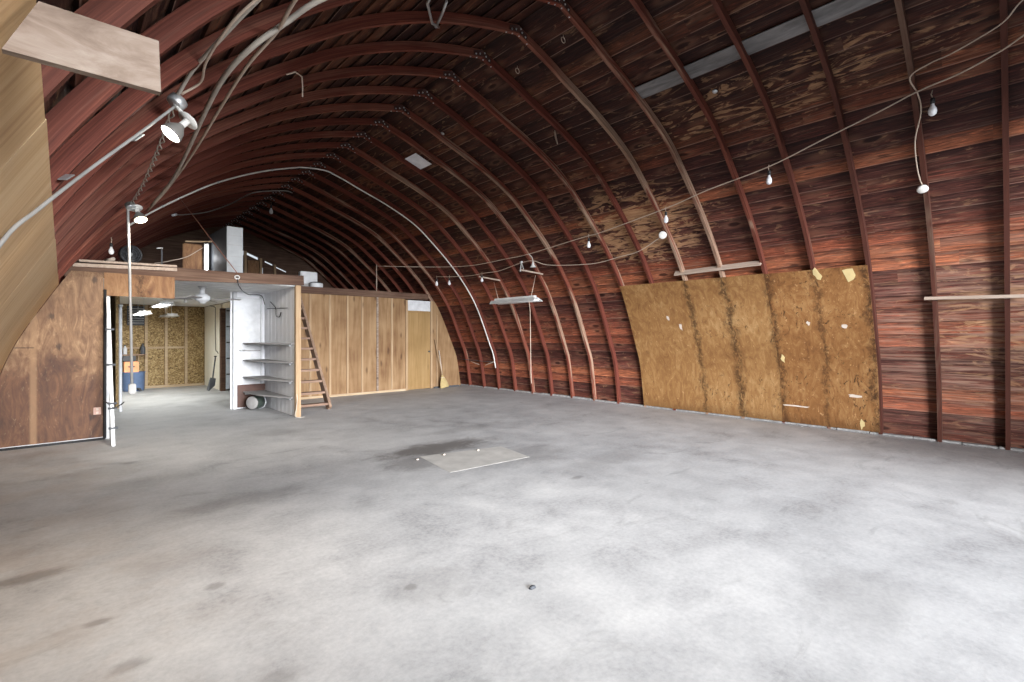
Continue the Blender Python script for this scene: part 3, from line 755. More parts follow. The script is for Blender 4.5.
# knotty plank stud wall
YS = 10.65
t = thing('wall_back', 'knotty tan plywood wall with pale battens behind the ladder', 'wall', (5,YS,0), kind='structure')
obj('panel', MB().box((2.98,YS,.02),(6.335,YS+.02,2.33)), M['ply_wall'], t)
obj('panel', arch_panel(YS, 7.13, 8.2, .02, 2.30, .02, DR, NR, .13, False), M['ply_wall'], t)
for x, m in ((3.96,'pine'),(4.40,'pine'),(4.81,'pine'),(5.17,'pine'),(5.56,'grey_wood'),(5.95,'pine')):
    obj('batten', MB().box((x-.024,YS-.022,.02),(x+.024,YS-.001,2.325),.003), M[m], t)
obj('batten', MB().box((7.27,YS-.02,.02),(7.305,YS-.001,1.95),.003), M['pine'], t)
obj('sill_strip', MB().box((2.98,YS-.03,0),(6.33,YS-.002,.05),.003), M['pine_x'], t)
d = thing('door_2', 'plain brown hardboard door at the right end of the plank wall', 'door', (6.73,YS,0), kind='structure')
obj('leaf', MB().box((6.395,YS+.0,.01),(7.075,YS+.03,1.985),.002), M['door_ply'], d)
obj('knob', MB().lathe([(0,.05),(.02,.048),(.026,.03),(.012,.02),(.012,0),(0,0)], axis_matrix((7.03,YS,.98),(0,-1,0)), 12), M['dark_grey'], d)
t = thing('trim_4', 'pale timber frame around the brown hardboard door', 'door frame', (6.7,YS,0), kind='structure')
obj('jamb', MB().box((6.335,YS-.03,0),(6.393,YS+.05,2.30),.003), M['pine'], t)
obj('jamb', MB().box((7.077,YS-.03,0),(7.135,YS+.05,2.30),.003), M['pine'], t)
obj('head', MB().box((6.395,YS-.02,1.987),(7.075,YS+.04,2.03),.003), M['door_ply'], t)
solo('white_panel', MB().box((6.396,YS-.012,2.032),(7.074,YS+.02,2.30),.003), M['white'], 'white board panel above the brown hardboard door', 'panel')

# broom and stick
t = thing('broom', 'straw broom with pale handle leaning on the plank wall by the door', 'broom', (7.40,10.45,0))
A = V(7.385,10.42,.02); B = V(7.19,10.60,1.30); q = (B-A).normalized()
obj('handle', MB().tube([A+q*.26, B], .013, 10), M['pine'], t)
mb = MB()
Mx = axis_matrix(A, q) @ Matrix.Diagonal((1.0,.42,1,1))
mb.lathe([(0,0),(.13,0),(.135,.03),(.115,.13),(.07,.24),(.035,.30),(.02,.34),(0,.34)], Mx, 22)
obj('straw_head', mb, M['straw'], t)
obj('binding', MB().tube([A+q*.27+V(.055*math.cos(a),.03*math.sin(a),0) for a in [2*PI*k/12 for k in range(13)]], .005, 5), M['paperwhite'], t)
solo('stick', MB().tube([(7.42,10.56,.22),(7.33,10.61,1.0)], .012, 8), M['paperwhite'], 'pale stick leaning beside the straw broom', 'stick', (7.42,10.56,0))
solo('base_board', MB().bar((7.18,10.62,.02),(7.98,10.60,.02),.03,.04,(0,0,1),.004), M['dark_grey'], 'dark low board on the floor behind the broom', 'board')

# ------------------------------------------------------------------ things on the loft
t = thing('duct_box', 'tall pale grey box standing on the front edge of the loft', 'box', (2.0,8.5,2.36))
obj('front_panel', MB().box((1.875,8.475,2.37),(2.10,8.495,3.09),.003), M['box_grey'], t)
obj('side_panel', MB().prism([(1.875,8.495,2.37),(1.875,9.80,2.37),(1.875,9.80,3.12),(1.875,8.495,3.075)], (.02,0,0)), M['dark_grey'], t)
obj('side_panel', MB().prism([(2.08,8.495,2.37),(2.08,9.80,2.37),(2.08,9.80,3.12),(2.08,8.495,3.075)], (.02,0,0)), M['dark_grey'], t)
obj('top_panel', MB().bar((1.9875,8.495,3.088),(1.9875,9.80,3.132),.225,.016), M['dark_grey'], t)
for z in (2.47,2.62,2.80,2.95): obj('seam', MB().box((1.885,8.473,z),(2.09,8.476,z+.005)), M['shelf'], t)
t = thing('plywood_crate_side', 'orange-brown plywood panel standing on the loft beside the bright tube', 'panel', (1.6,9.6,2.36))
obj('panel', MB().box((1.47,9.58,2.365),(1.75,9.61,2.93),.015), M['ply_header'], t)
obj('top_strip', MB().bar((1.50,9.55,2.952),(1.93,9.52,3.0),.05,.02), M['pine_x'], t)
t = thing('fluorescent_tube', 'bright upright fluorescent tube standing on the loft', 'lamp tube', (1.81,9.5,2.36))
obj('tube', MB().tube([(1.80,9.5,2.40),(1.80,9.5,2.93)], .016, 10), M['tube_on'], t)
for a, b in ((2.362,2.40),(2.93,2.955)): obj('cap', MB().tube([(1.80,9.5,a),(1.80,9.5,b)], .018, 10), M['metal'], t)
obj('batten', MB().box((1.765,9.52,2.362),(1.835,9.55,2.955),.004), M['white_metal'], t)
# round black fan
t = thing('box_fan', 'round black fan on the beam at the left end of the loft', 'fan', (.69,8.45,2.37))
C0 = V(.69,8.44,2.495)
obj('rim', MB().lathe([(0,-.05),(.115,-.045),(.126,-.04),(.128,.04),(.116,.045),(.11,-.03),(0,-.035)], axis_matrix(C0,(.25,-1,0)), 28), M['black'], t)
mb = MB(); Q = axis_matrix(C0,(.25,-1,0))
for r in (.03,.06,.09,.11): mb.tube([Q@V(r*math.cos(2*PI*k/20), r*math.sin(2*PI*k/20), .043) for k in range(21)], .0025, 5)
for k in range(8): mb.tube([Q@V(.02*math.cos(PI*k/4), .02*math.sin(PI*k/4), .043), Q@V(.118*math.cos(PI*k/4), .118*math.sin(PI*k/4), .043)], .002, 5)
obj('grille', mb, M['dark_grey'], t)
mb = MB()
for k in range(4):
    a = PI*k/2+.4; mb.prism([Q@V(.02*math.cos(a),.02*math.sin(a),-.01), Q@V(.11*math.cos(a-.3),.11*math.sin(a-.3),-.02), Q@V(.115*math.cos(a+.35),.115*math.sin(a+.35),.015), Q@V(.02*math.cos(a+.8),.02*math.sin(a+.8),.01)], Q.to_3x3()@V(0,0,.004))
obj('blades', mb, M['black'], t)
obj('hub', MB().lathe([(0,.03),(.024,.026),(.03,-.03),(0,-.03)], Q, 14), M['metal'], t)
obj('foot', MB().box((.60,8.39,2.362),(.80,8.49,2.376),.004), M['black'], t)
# small bits
t = thing('bent_bracket', 'small bright bent bracket standing on the loft edge', 'bracket', (1.10,9.0,2.36))
obj('post', MB().bar((1.115,9.0,2.362),(1.115,9.0,2.70),.018,.012,(0,1,0)), M['dark_grey'], t)
obj('tab', MB().bar((1.05,9.0,2.705),(1.125,9.0,2.715),.05,.012), M['white_metal'], t)
solo('paper_roll', MB().tube([(.435,8.6,2.40),(.52,8.5,2.425)], .022, 10), M['paperwhite'], 'small pale roll lying on the loft left of the black fan', 'roll', (.48,8.55,2.38))
# white thing on the right of the loft
t = thing('storage_tub', 'white box with rounded lid parts on top of the plank wall by the ladder', 'box', (4.05,10.95,2.42))
obj('box', MB().box((3.85,10.9,2.55),(4.22,11.05,2.82),.012), M['white'], t)
obj('tub', MB().lathe([(0,0),(.10,0),(.135,.02),(.14,.12),(.125,.15),(0,.15)], Matrix.Translation((4.16,10.80,2.42)) @ Matrix.Diagonal((1.0,.7,1,1)), 20), M['white'], t)
obj('base', MB().box((3.86,10.9,2.422),(4.2,11.04,2.552),.01), M['shelf'], t)
obj('strap', MB().tube([(3.99,10.78,2.55),(4.05,10.72,2.575),(4.2,10.70,2.575),(4.28,10.78,2.56)], .008, 6, 4), M['black'], t)
solo('pallet_box', MB().box((4.10,12.5,2.43),(4.38,12.8,2.62),.01), M['shelf'], 'grey box on the loft in front of the far windows', 'box')
solo('rod', MB().tube([(5.61,10.78,2.42),(5.61,10.78,3.13)], .010, 8), M['cord'], 'thin upright rod on top of the plank wall holding the light cable', 'rod', (5.61,10.78,2.42))
# coil on the beam and its cord
t = thing('pull_ring', 'round white ring fixture on the beam above the flat white door', 'ring', (1.97,8.27,2.27))
obj('ring', MB().tube([(1.97+.032*math.cos(2*PI*k/16),8.272,2.275+.026*math.sin(2*PI*k/16)) for k in range(17)], .009, 6), M['white_metal'], t)
obj('pin', MB().tube([(1.97,8.285,2.275),(1.97,8.262,2.275)], .008, 6), M['dark_grey'], t)
solo('power_cable', MB().tube([(1.97,8.262,2.245),(1.985,8.26,2.16),(2.03,8.30,2.10),(2.16,8.7,2.10),(2.40,9.3,2.10),(2.66,9.9,2.16),(2.80,9.98,2.14),(2.845,9.95,1.98)], .007, 6, 6), M['black'], 'black cord drooping from the beam ring across to the white board wall', 'cord')
solo('twine', MB().tube([(1.35,9.19,3.60),(1.68,8.80,2.97),(1.97,8.27,2.34)], .006, 6), M['red_string'], 'taut reddish twine from the roof down to the beam ring', 'twine')
solo('thin_cord', MB().tube([(1.05,9.2,2.50),(1.2,9.3,2.55),(1.5,9.45,2.68),(1.74,9.48,2.87)], .007, 6, 5), M['cord'], 'tan cord rising across the loft to the plywood panel', 'cord')

# ------------------------------------------------------------------ the far room
t = thing('wall_room_back', 'strand board wall with pale studs at the back of the far room', 'wall', (1.6,15.8,0), kind='structure')
obj('panel', MB().box((-.55,15.84,0),(3.0,15.87,2.205)), M['osb'], t)
for x in (1.10,1.62,2.05,2.50): obj('stud', MB().box((x-.03,15.76,.0),(x+.03,15.838,2.2),.003), M['pine_x'], t)
obj('girt', MB().box((.8,15.75,1.05),(2.47,15.80,1.10),.003), M['pine_x'], t)
obj('sill', MB().box((-.3,15.74,0),(2.98,15.83,.06),.003), M['pine_x'], t)
solo('wall_room_left', MB().box((.74,11.7,0),(.80,15.74,2.2)), M['osb'], 'left side wall of the far room', 'wall', kind='structure')
t = thing('corrugated_hose', 'pale corrugated upright pipe at the left of the far room', 'pipe', (.775,11.2,0))
obj('pipe', MB().lathe([(.022+.005*(k%2), k*.02) for k in range(96)], Matrix.Translation((.775,11.2,0)), 14), M['white'], t)
obj('collar', MB().lathe([(.02,1.90),(.034,1.90),(.034,1.95),(.02,1.95)], Matrix.Translation((.775,11.2,0)), 14), M['metal'], t)
solo('wall_room_right', MB().box((2.93,13.86,0),(3.0,15.74,2.2)), M['cream'], 'cream painted wall at the right of the far room', 'wall', kind='structure')
solo('trim_5', MB().box((2.90,13.68,0),(3.0,13.855,2.08),.004), M['rim'], 'brown door post at the end of the cream wall', 'door post', kind='structure')
solo('trim_6', MB().box((2.93,10.18,2.08),(3.0,13.7,2.2),.004), M['cream'], 'cream lintel above the side doorway of the far room', 'lintel', kind='structure')
t = thing('panel_door', 'pale blue-grey ribbed door panel seen through the side doorway', 'door panel', (3.3,13.68,0))
obj('leaf', MB().box((3.005,13.66,.05),(3.70,13.70,2.12),.003), M['blue_panel'], t)
mb = MB()
for z in (.42,.82,1.22,1.62,2.02): mb.box((3.01,13.645,z-.018),(3.69,13.662,z+.018))
obj('rail', mb, M['dark_grey'], t)['kind'] = 'stuff'
# tools and bins
t = thing('shovel', 'dark shovel leaning on the cream wall of the far room', 'shovel', (2.75,13.95,0))
obj('handle', MB().tube([(2.86,14.1,.84),(2.78,14.0,.30)], .018, 8), M['dark_grey'], t)
obj('blade', MB().prism([(2.72,13.98,.33),(2.84,13.98,.30),(2.80,13.90,.12),(2.66,13.82,.01),(2.62,13.86,.03)], (.006,-.014,.006)), M['dark_grey'], t)
obj('grip', MB().tube([(2.83,14.1,.86),(2.89,14.1,.86)], .016, 8), M['black'], t)
solo('power_cable', MB().tube([(2.70,13.9,2.14),(2.85,14.1,2.12),(2.90,14.3,2.0),(2.905,14.35,1.6),(2.905,14.3,1.2),(2.90,14.25,1.02),(2.90,14.1,.98),(2.90,14.0,.94)], .010, 6, 5), M['black'], 'black cord hanging down the cream wall of the far room', 'cord')
t = thing('bin', 'faded blue plastic bin on the floor of the far room', 'bin', (1.30,15.3,0))
obj('body', MB().lathe([(0,0),(.21,0),(.225,.03),(.235,.44),(.245,.47),(.225,.48),(.215,.42),(0,.40)], Matrix.Translation((1.31,15.3,0)) @ Matrix.Diagonal((1,.85,1,1)), 4 and 26), M['blue'], t)
obj('rim', MB().tube([(1.31+.24*math.cos(2*PI*k/24),15.3+.205*math.sin(2*PI*k/24),.47) for k in range(25)], .012, 6), M['blue'], t)
t = thing('crate', 'orange box standing in the blue bin', 'box', (1.25,15.3,.42))
obj('body', MB().box((1.12,15.18,.41),(1.41,15.42,.735),.012), M['orange'], t)
obj('slot', MB().box((1.20,15.176,.60),(1.33,15.181,.63)), M['black'], t)
solo('black_case', MB().box((1.12,15.45,.74),(1.38,15.6,.875),.015), M['black'], 'black case in the dark gap above the orange box', 'case')
t = thing('wall_shelf', 'rough wooden shelf on the strand board wall above the bins', 'shelf', (1.33,15.6,.88))
obj('board', MB().box((1.06,15.48,.885),(1.60,15.755,.915),.004), M['ladder'], t)
obj('leg', MB().box((1.43,15.66,.0),(1.46,15.70,.885),.003), M['pine'], t)
obj('leg', MB().box((1.07,15.66,.0),(1.10,15.70,.885),.003), M['pine'], t)
t = thing('bottle', 'pale bottle on the wooden shelf above the bins', 'bottle', (1.17,15.6,.915))
obj('body', MB().lathe([(0,0),(.04,0),(.042,.01),(.042,.15),(.018,.19),(.018,.215),(0,.215)], Matrix.Translation((1.17,15.6,.916)), 16), M['white'], t)
obj('cap', MB().lathe([(.02,.213),(.021,.24),(0,.24)], Matrix.Translation((1.17,15.6,.916)), 12), M['dark_grey'], t)
t = thing('bottle', 'dark bottle leaning at the right end of the wooden shelf', 'bottle', (1.53,15.6,.915))
obj('body', MB().lathe([(0,0),(.05,0),(.052,.01),(.052,.17),(.02,.22),(.02,.25),(0,.25)], Matrix.Translation((1.53,15.6,.916)), 16), M['dark_grey'], t)
obj('cap', MB().lathe([(.022,.248),(.023,.275),(0,.275)], Matrix.Translation((1.53,15.6,.916)), 12), M['black'], t)
t = thing('vent_grille', 'dark louvred vent grille high on the strand board wall', 'vent', (1.4,15.74,1.9))
obj('frame', MB().box((1.22,15.72,1.66),(1.58,15.755,2.16),.004), M['dark_grey'], t)
for k in range(7):
    z = 1.72+k*.062; obj('louvre', MB().bar((1.24,15.71,z),(1.56,15.71,z),.035,.008,(0,.5,.9)), M['metal'], t)
# shop lights of the far room
def shop_light(name, label, x, ya, yb, z, on, group):
    t = thing(name, label, 'shop light', (x,(ya+yb)/2,z), group)
    mb = MB(); w = .14
    for s in (-1, 1): mb.prism([(x,ya,z+.07),(x+s*.05,ya,z+.06),(x+s*w,ya,z),(x+s*w,ya,z-.004),(x+s*.045,ya,z+.052),(x,ya,z+.06)], (0,yb-ya,0))
    obj('reflector', mb, M['white_metal'], t)
    for s in (-.05, .05): obj('tube', MB().tube([(x+s,ya+.02,z+.018),(x+s,yb-.02,z+.018)], .019, 10), M['tube_on'] if on else M['tube_off'], t)
    for y in (ya, yb-.015): obj('end_cap', MB().box((x-.1,y,z+.002),(x+.1,y+.015,z+.06)), M['white_metal'], t)
    for y in (ya+.15, yb-.15): obj('hanger', MB().tube([(x,y,z+.065),(x,y,2.204)], .004, 5), M['metal'], t)
    return t
shop_light('shop_light', 'lit shop light in the far room, nearer and higher of the two bright ones', 1.52, 11.6, 13.0, 2.0, True, 'shop lights in the far room')
shop_light('shop_light', 'lit shop light in the far room, in front of the louvred vent', 1.30, 12.9, 14.3, 1.86, True, 'shop lights in the far room')
shop_light('shop_light', 'dim shop light in the far room, right of the two bright ones', 1.93, 13.9, 15.1, 1.86, False, 'shop lights in the far room')
# ceiling fan
t = thing('ceiling_fan', 'white ceiling fan with long grey blades just inside the opening', 'fan', (1.72,9.4,2.0))
Cf = V(1.72,9.42,0)
obj('motor', MB().lathe([(0,1.915),(.045,1.92),(.06,1.95),(.10,1.965),(.115,1.99),(.115,2.04),(.085,2.07),(.04,2.085),(.035,2.16),(.07,2.203),(0,2.203)], Matrix.Translation(Cf), 20), M['white'], t)
for k in range(4):
    a = math.radians(-28)+k*PI/2; d = V(math.cos(a), math.sin(a), 0)
    b = obj('blade', MB().bar(Cf+d*.16+V(0,0,2.0), Cf+d*.58+V(0,0,1.99), .11, .010, (d.y*.2,-d.x*.2,1)), M['shelf'], t)
    obj('blade_iron', MB().bar(Cf+d*.07+V(0,0,2.0), Cf+d*.18+V(0,0,2.002), .03, .008), M['metal'], b)
solo('ceiling_bulb', MB().lathe([(0,-.055),(.03,-.045),(.033,-.02),(.018,.015),(.02,.05),(0,.05)], Matrix.Translation((1.95,12.4,2.15)), 14), M['bulb'], 'small pale bulb on the far room ceiling behind the fan', 'bulb')

# ------------------------------------------------------------------ conduit, lamps and cables on the left
def conduit_path():
    A = off(DR, NR, -.016); B = off(DL, NL, -.016)
    pr = [(x,z) for x, z in A if z > .55 and x > 3.75][::-1]; pb = [(x,z) for x, z in B if z > 2.95 and x < 3.3]
    return [(x, Y0-.012-(.0 if x > 2 else (2-x)*.05), z) for x, z in pr] + [(3.54, Y0-.012, 4.575)] + [(x, Y0-.012-(0 if x > 2 else (2-x)*.05), z) for x, z in pb]
t = thing('roof_conduit', 'long white conduit bent along one rib right over the roof', 'conduit', (3.60,Y0,4.6))
P = conduit_path()
obj('pipe', MB().tube(P, .013, 8, 2), M['white_conduit'], t)
mb = MB()
for i in range(5, len(P)-4, 9): mb.tube([Vector(P[i])-(Vector(P[i+1])-Vector(P[i])).normalized()*.012, Vector(P[i])+(Vector(P[i+1])-Vector(P[i])).normalized()*.012], .019, 8)
obj('strap', mb, M['metal'], t)
def bulge(P, d): return [(x-d*nx, y, z-d*nz) for (x,y,z),(nx,nz) in P]
t = thing('near_conduit', 'grey conduit climbing the left plywood to the near flood lamp', 'conduit', (.2,3.2,2.4))
obj('pipe', MB().tube([(-.36,2.60,1.20),(-.178,2.69,1.695),(-.067,2.84,1.895),(.127,3.224,2.228),(.33,3.41,2.515),(.49,3.47,2.728)], .008, 8, 5), M['conduit'], t)
obj('strap', MB().bar((.285,3.38,2.44),(.33,3.42,2.50),.04,.006), M['metal'], t); obj('strap', MB().bar((.0,3.05,2.08),(.03,3.09,2.12),.04,.006), M['metal'], t)

def flood_lamp(label, box, lens, d, lensmat, s=1.0):
    t = thing('flood_lamp', label, 'lamp', box, 'flood lamps on the left roof')
    box, lens, d = Vector(box), Vector(lens), Vector(d).normalized()
    Bx = axis_matrix(box, d)
    obj('junction_box', MB().lathe([(0,-.03),(.045,-.03),(.05,-.025),(.05,.02),(.045,.025),(0,.025)], Bx, 8), M['metal'], t)
    base = lens - d*.13*s
    obj('holder_plate', MB().tube([box+d*.02, base-d*.03], .012, 8).lathe([(0,-.045),(.05,-.04),(.058,-.03),(.058,-.025),(0,-.02)], axis_matrix(base, d), 20), M['porcelain'], t)
    Lm = axis_matrix(lens, d)
    obj('neck', MB().lathe([(.0,-.155*s),(.02*s,-.155*s),(.021*s,-.085*s),(0,-.085*s)], Lm, 16), M['porcelain'], t)
    obj('reflector', MB().lathe([(.020*s,-.10*s),(.028*s,-.085*s),(.05*s,-.055*s),(.062*s,-.015*s),(.064*s,0),(.060*s,.002*s),(.058*s,-.015*s),(.02*s,-.08*s)], Lm, 24), M['reflector'], t)
    obj('lens', MB().lathe([(.061*s,-.004*s),(.05*s,.004*s),(.03*s,.009*s),(0,.011*s)], Lm, 24), lensmat, t)
    return t
flood_lamp('lit flood lamp below the short plank, nearest on the left roof', (.505,3.48,2.765), (.465,3.43,2.545), (-.60,-.12,-.76), M['lamp_on'], .92)
flood_lamp('warm lit flood lamp at the top of the hanging pole', (.535,6.5,2.745), (.615,6.44,2.605), (.22,-.45,-.87), M['lamp_warm'], .95)
# hanging pole with outlet box
t = thing('drop_pole', 'thin white pole dropping from the far flood lamp to a dangling outlet box', 'pole', (.54,6.5,.75))
obj('pipe', MB().tube([(.505,6.5,2.775),(.512,6.5,2.70),(.535,6.5,1.6),(.545,6.5,.84)], .013, 8), M['conduit'], t)
bx = obj('outlet_box', MB().box((.515,6.46,.745),(.578,6.535,.85),.008), M['conduit'], t)
obj('plug', MB().tube([(.585,6.5,.79),(.61,6.5,.79),(.615,6.49,.77)], .015, 8), M['black'], bx)
# cables
def cable(label, pts, r, mat, name='cable', n=6, group=None):
    return solo(name, MB().tube(pts, r, 7, n), mat, label, 'cable', pts[0], group)
cable('straight grey cable from the near flood lamp up out of view', [(.505,3.44,2.80),(.54,3.2,2.86),(.60,2.85,2.90),(.68,2.5,2.96),(.78,2.2,3.03),(.9,1.95,3.1)], .011, M['cable'])
cable('thin slack tan cable beside the straight grey one', [(.52,3.43,2.80),(.60,3.33,2.865),(.565,2.98,2.83),(.60,2.6,2.87),(.70,2.35,2.955),(.80,2.12,3.03)], .007, M['cord'])
t = thing('twisted_cable', 'twisted pair of wires from the near flood lamp to the far one', 'cable', (.55,4.6,2.8))
base = catmull([(.50,3.52,2.76),(.52,4.2,2.745),(.54,4.9,2.76),(.555,5.7,2.775),(.54,6.46,2.765)], 16)
for s in (0, PI): obj('wire', MB().tube([p+V(.013*math.cos(i*.8+s),0,.013*math.sin(i*.8+s)) for i, p in enumerate(base)], .005, 6), M['cable'], t)
t = cable('thick grey cable sweeping down the left roof from the top of the picture', [(1.35,2.75,3.52),(1.10,2.838,3.335),(.968,2.997,3.22),(.83,3.132,3.085),(.76,3.439,3.02),(.77,4.031,3.02),(.888,5.66,3.14),(.93,6.77,3.17),(.88,8.0,3.12)], .016, M['cable'])
cable('tan cable crossing behind the thick grey one on the left roof', [(.93,2.35,3.18),(.915,2.70,3.165),(.94,3.064,3.185),(.89,3.508,3.14),(.91,4.353,3.155),(.962,5.81,3.20),(.955,7.39,3.195),(.87,8.30,3.11)], .011, M['cord'])
cable('thin white wire looping under the roof above the loft', [(1.56,10.87,3.66),(1.75,11.3,3.77),(2.32,12.2,4.10),(2.71,11.97,4.30),(2.91,11.12,4.39),(3.28,11.12,4.52),(3.58,11.01,4.56),(3.72,11.05,4.555)], .010, M['conduit'])
solo('plug', MB().tube([(1.50,10.8,3.62),(1.57,10.88,3.665)], .022, 8), M['patch'], 'small pale plug at the end of the thin white wire above the loft', 'plug', (1.55,10.85,3.65))
mb = MB(); mb.tube([(2.05,3.0,4.00),(2.12,3.23,4.01),(2.36,3.52,4.10),(2.54,3.68,4.22),(2.50,3.67,4.20),(2.40,3.42,4.16),(2.30,3.22,4.11)], .012, 6)
solo('hanging_strap', mb, M['metal'], 'pale looped metal strap hanging from the roof at the top of the picture', 'strap', (2.3,3.4,4.1))

# ------------------------------------------------------------------ string lights on the right
lineA = [(5.62,-.25,3.90),(5.721,-.026,3.824),(5.785,.101,3.783),(5.867,.354,3.73),(5.911,.648,3.695),(5.988,.949,3.635),(6.113,1.502,3.535),(6.24,2.08,3.429),(6.341,2.866,3.349),(6.448,3.524,3.257),(6.597,4.829,3.124),(6.611,5.157,3.109),(6.715,6.598,3.012),(6.73,7.283,2.998),(6.736,8.526,2.99),(6.45,9.7,3.06),(5.62,10.78,3.115)]
solo('light_cable', MB().tube([(x-.02,y,z-.02) for x,y,z in lineA], .007, 7, 5), M['cord'], 'long tan light cable strung across the right-hand ribs', 'cable', lineA[5])
lineB = [(5.40,-.1,4.01),(5.452,-.008,3.96),(5.551,.069,3.91),(5.613,.186,3.88),(5.682,.407,3.837),(5.708,.542,3.825),(5.773,.69,3.782),(5.937,.651,3.666),(6.094,.645,3.544),(6.338,.718,3.343),(6.60,.724,3.104),(6.745,.699,2.965)]
solo('drop_cable', MB().tube(lineB, .006, 7, 5), M['cord'], 'tan cable hanging down the near right rib to a round box', 'cable', lineB[6])
lineC = [(6.79,3.795,2.924),(6.90,4.266,2.766),(6.94,4.68,2.724),(6.98,5.169,2.681),(6.965,5.684,2.701),(6.906,6.312,2.765),(6.808,6.597,2.866),(6.808,6.938,2.866),(6.885,7.696,2.788),(6.885,8.13,2.788),(6.89,8.747,2.78),(6.85,9.478,2.822),(6.81,9.972,2.865)]
solo('light_cable', MB().tube(lineC, .007, 7, 5), M['cord'], 'drooping lower light cable between the round cover and the plank wall', 'cable', lineC[6])
def bulb(label, p, s=1.0):
    t = thing('light_bulb', label, 'bulb', p, 'bulbs of the string lights')
    p = Vector(p)
    obj('pigtail', MB().tube([p+V(0,0,.075), p+V(.006,.01,.04), p], .004, 6), M['cord'], t)
    obj('socket', MB().lathe([(0,.0),(.016*s,0),(.019*s,-.01*s),(.019*s,-.055*s),(0,-.055*s)], Matrix.Translation(p), 14), M['black'], t)
    obj('glass', MB().lathe([(.013*s,-.05*s),(.016*s,-.07*s),(.030*s,-.10*s),(.034*s,-.125*s),(.028*s,-.15*s),(.014*s,-.163*s),(0,-.166*s)], Matrix.Translation(p), 18), M['bulb'], t)
    return t
for p, s, lab in (((5.925,.545,3.585),1.0,'bare bulb on the cable beside the drop to the round box, nearest one'),
                  ((6.215,2.06,3.36),1.0,'bare bulb on the cable, second from the near right corner'),
                  ((6.41,3.52,3.18),1.0,'bare bulb on the cable above the round white cover'),
                  ((6.565,5.04,3.045),1.0,'bare bulb on the upper cable left of the round white cover'),
                  ((6.86,8.25,2.74),.9,'small bulb on the lower cable above the far end of the hanging shop light'),
                  ((6.83,9.45,2.78),1.0,'bulb on the lower cable, second from its far end'),
                  ((6.79,9.93,2.81),1.1,'bulb at the far end of the lower cable near the plank wall'),
                  ((3.70,12.45,4.56),1.3,'lone bulb hanging under the ridge above the loft'),
                  ((.47,8.14,2.58),.9,'bulb on the left roof above the far end of the pale boards')):
    bulb(lab, p, s)
# floodlight cup and clip by the hanging light
t = thing('cup_lamp', 'white cone-shaped lamp hanging beside the clip on the lower cable', 'lamp', (6.80,6.62,2.86))
obj('shade', MB().lathe([(.012,0),(.018,-.03),(.03,-.07),(.062,-.11),(.060,-.112),(.02,-.06),(0,-.03)], Matrix.Translation((6.80,6.60,2.85)), 20), M['white_metal'], t)
obj('stem', MB().tube([(6.69,6.60,2.985),(6.78,6.60,2.93),(6.80,6.60,2.85)], .007, 6, 3), M['white_metal'], t)
t = thing('clip', 'pale spring clip dangling left of the cone-shaped lamp', 'clip', (6.81,6.95,2.86))
obj('jaw', MB().bar((6.805,6.93,2.88),(6.83,6.99,2.70),.02,.012).bar((6.80,6.93,2.88),(6.82,6.88,2.73),.02,.012), M['metal'], t)
obj('hinge', MB().tube([(6.79,6.90,2.875),(6.81,6.97,2.875)], .024, 8), M['metal'], t)
def cover(label, p, d, r):
    t = thing('round_cover', label, 'electrical box', p, 'round electrical covers')
    A = axis_matrix(p, d)
    obj('box', MB().lathe([(0,-.03),(r*.85,-.03),(r*.85,0),(0,0)], A, 18), M['metal'], t)
    obj('lid', MB().lathe([(r,-.004),(r,.006),(r*.8,.012),(0,.012)], A, 20), M['porcelain'], t)
    return t
cover('round white cover on a rib above the plywood sheets', (6.765,3.77,2.93), (-.78,-.3,-.4), .06)
cover('round box at the foot of the drop cable on the near right rib', (6.735,.70,2.94), (-.6,-.1,-.75), .05)

# hanging shop light on the right with its two arms
t = thing('hanging_shop_light', 'unlit white shop light hanging in front of the right wall ribs', 'shop light', (6.7,7.0,2.06))
xa, ya, yb, z = 6.70, 6.36, 7.66, 2.055
mb = MB()
for s in (-1, 1): mb.prism([(xa,ya+.05,z+.075),(xa+s*.045,ya+.05,z+.07),(xa+s*.125,ya,z),(xa+s*.125,ya,z-.006),(xa+s*.04,ya+.05,z+.06),(xa,ya+.05,z+.066)], (0,yb-ya,0))
obj('reflector', mb, M['white_metal'], t)
for s in (-.045, .045): obj('tube', MB().tube([(xa+s,ya+.03,z+.02),(xa+s,yb,z+.02)], .018, 10), M['tube_off'], t)
obj('ballast_box', MB().box((xa-.04,ya+.08,z+.067),(xa+.04,yb-.05,z+.11),.006), M['white_metal'], t)
obj('chain', MB().tube([(xa,6.55,z+.1),(6.98,6.70,2.60)], .006, 6), M['cord'], t)
obj('chain', MB().tube([(xa,7.52,z+.1),(6.98,7.98,2.57)], .006, 6), M['cord'], t)
solo('power_cable', MB().tube([(6.74,6.66,2.10),(6.80,6.68,1.9),(6.83,6.70,1.5),(6.86,6.72,1.0),(6.88,6.73,.55),(6.90,6.74,.42)], .007, 6, 5), M['cord'], 'tan cord dropping straight down from the hanging shop light', 'cord')
for a, b, lab in (((7.13,6.63,2.635),(6.83,6.98,2.73),'pale wooden arm on a rib above the near end of the hanging shop light'),((7.12,7.93,2.62),(6.84,8.33,2.72),'pale wooden arm on a rib above the far end of the hanging shop light')):
    solo('wooden_arm', MB().bar(a, b, .03, .03, (0,0,1), .003), M['grey_batten'], lab, 'arm', a, 'arms holding the hanging shop light')

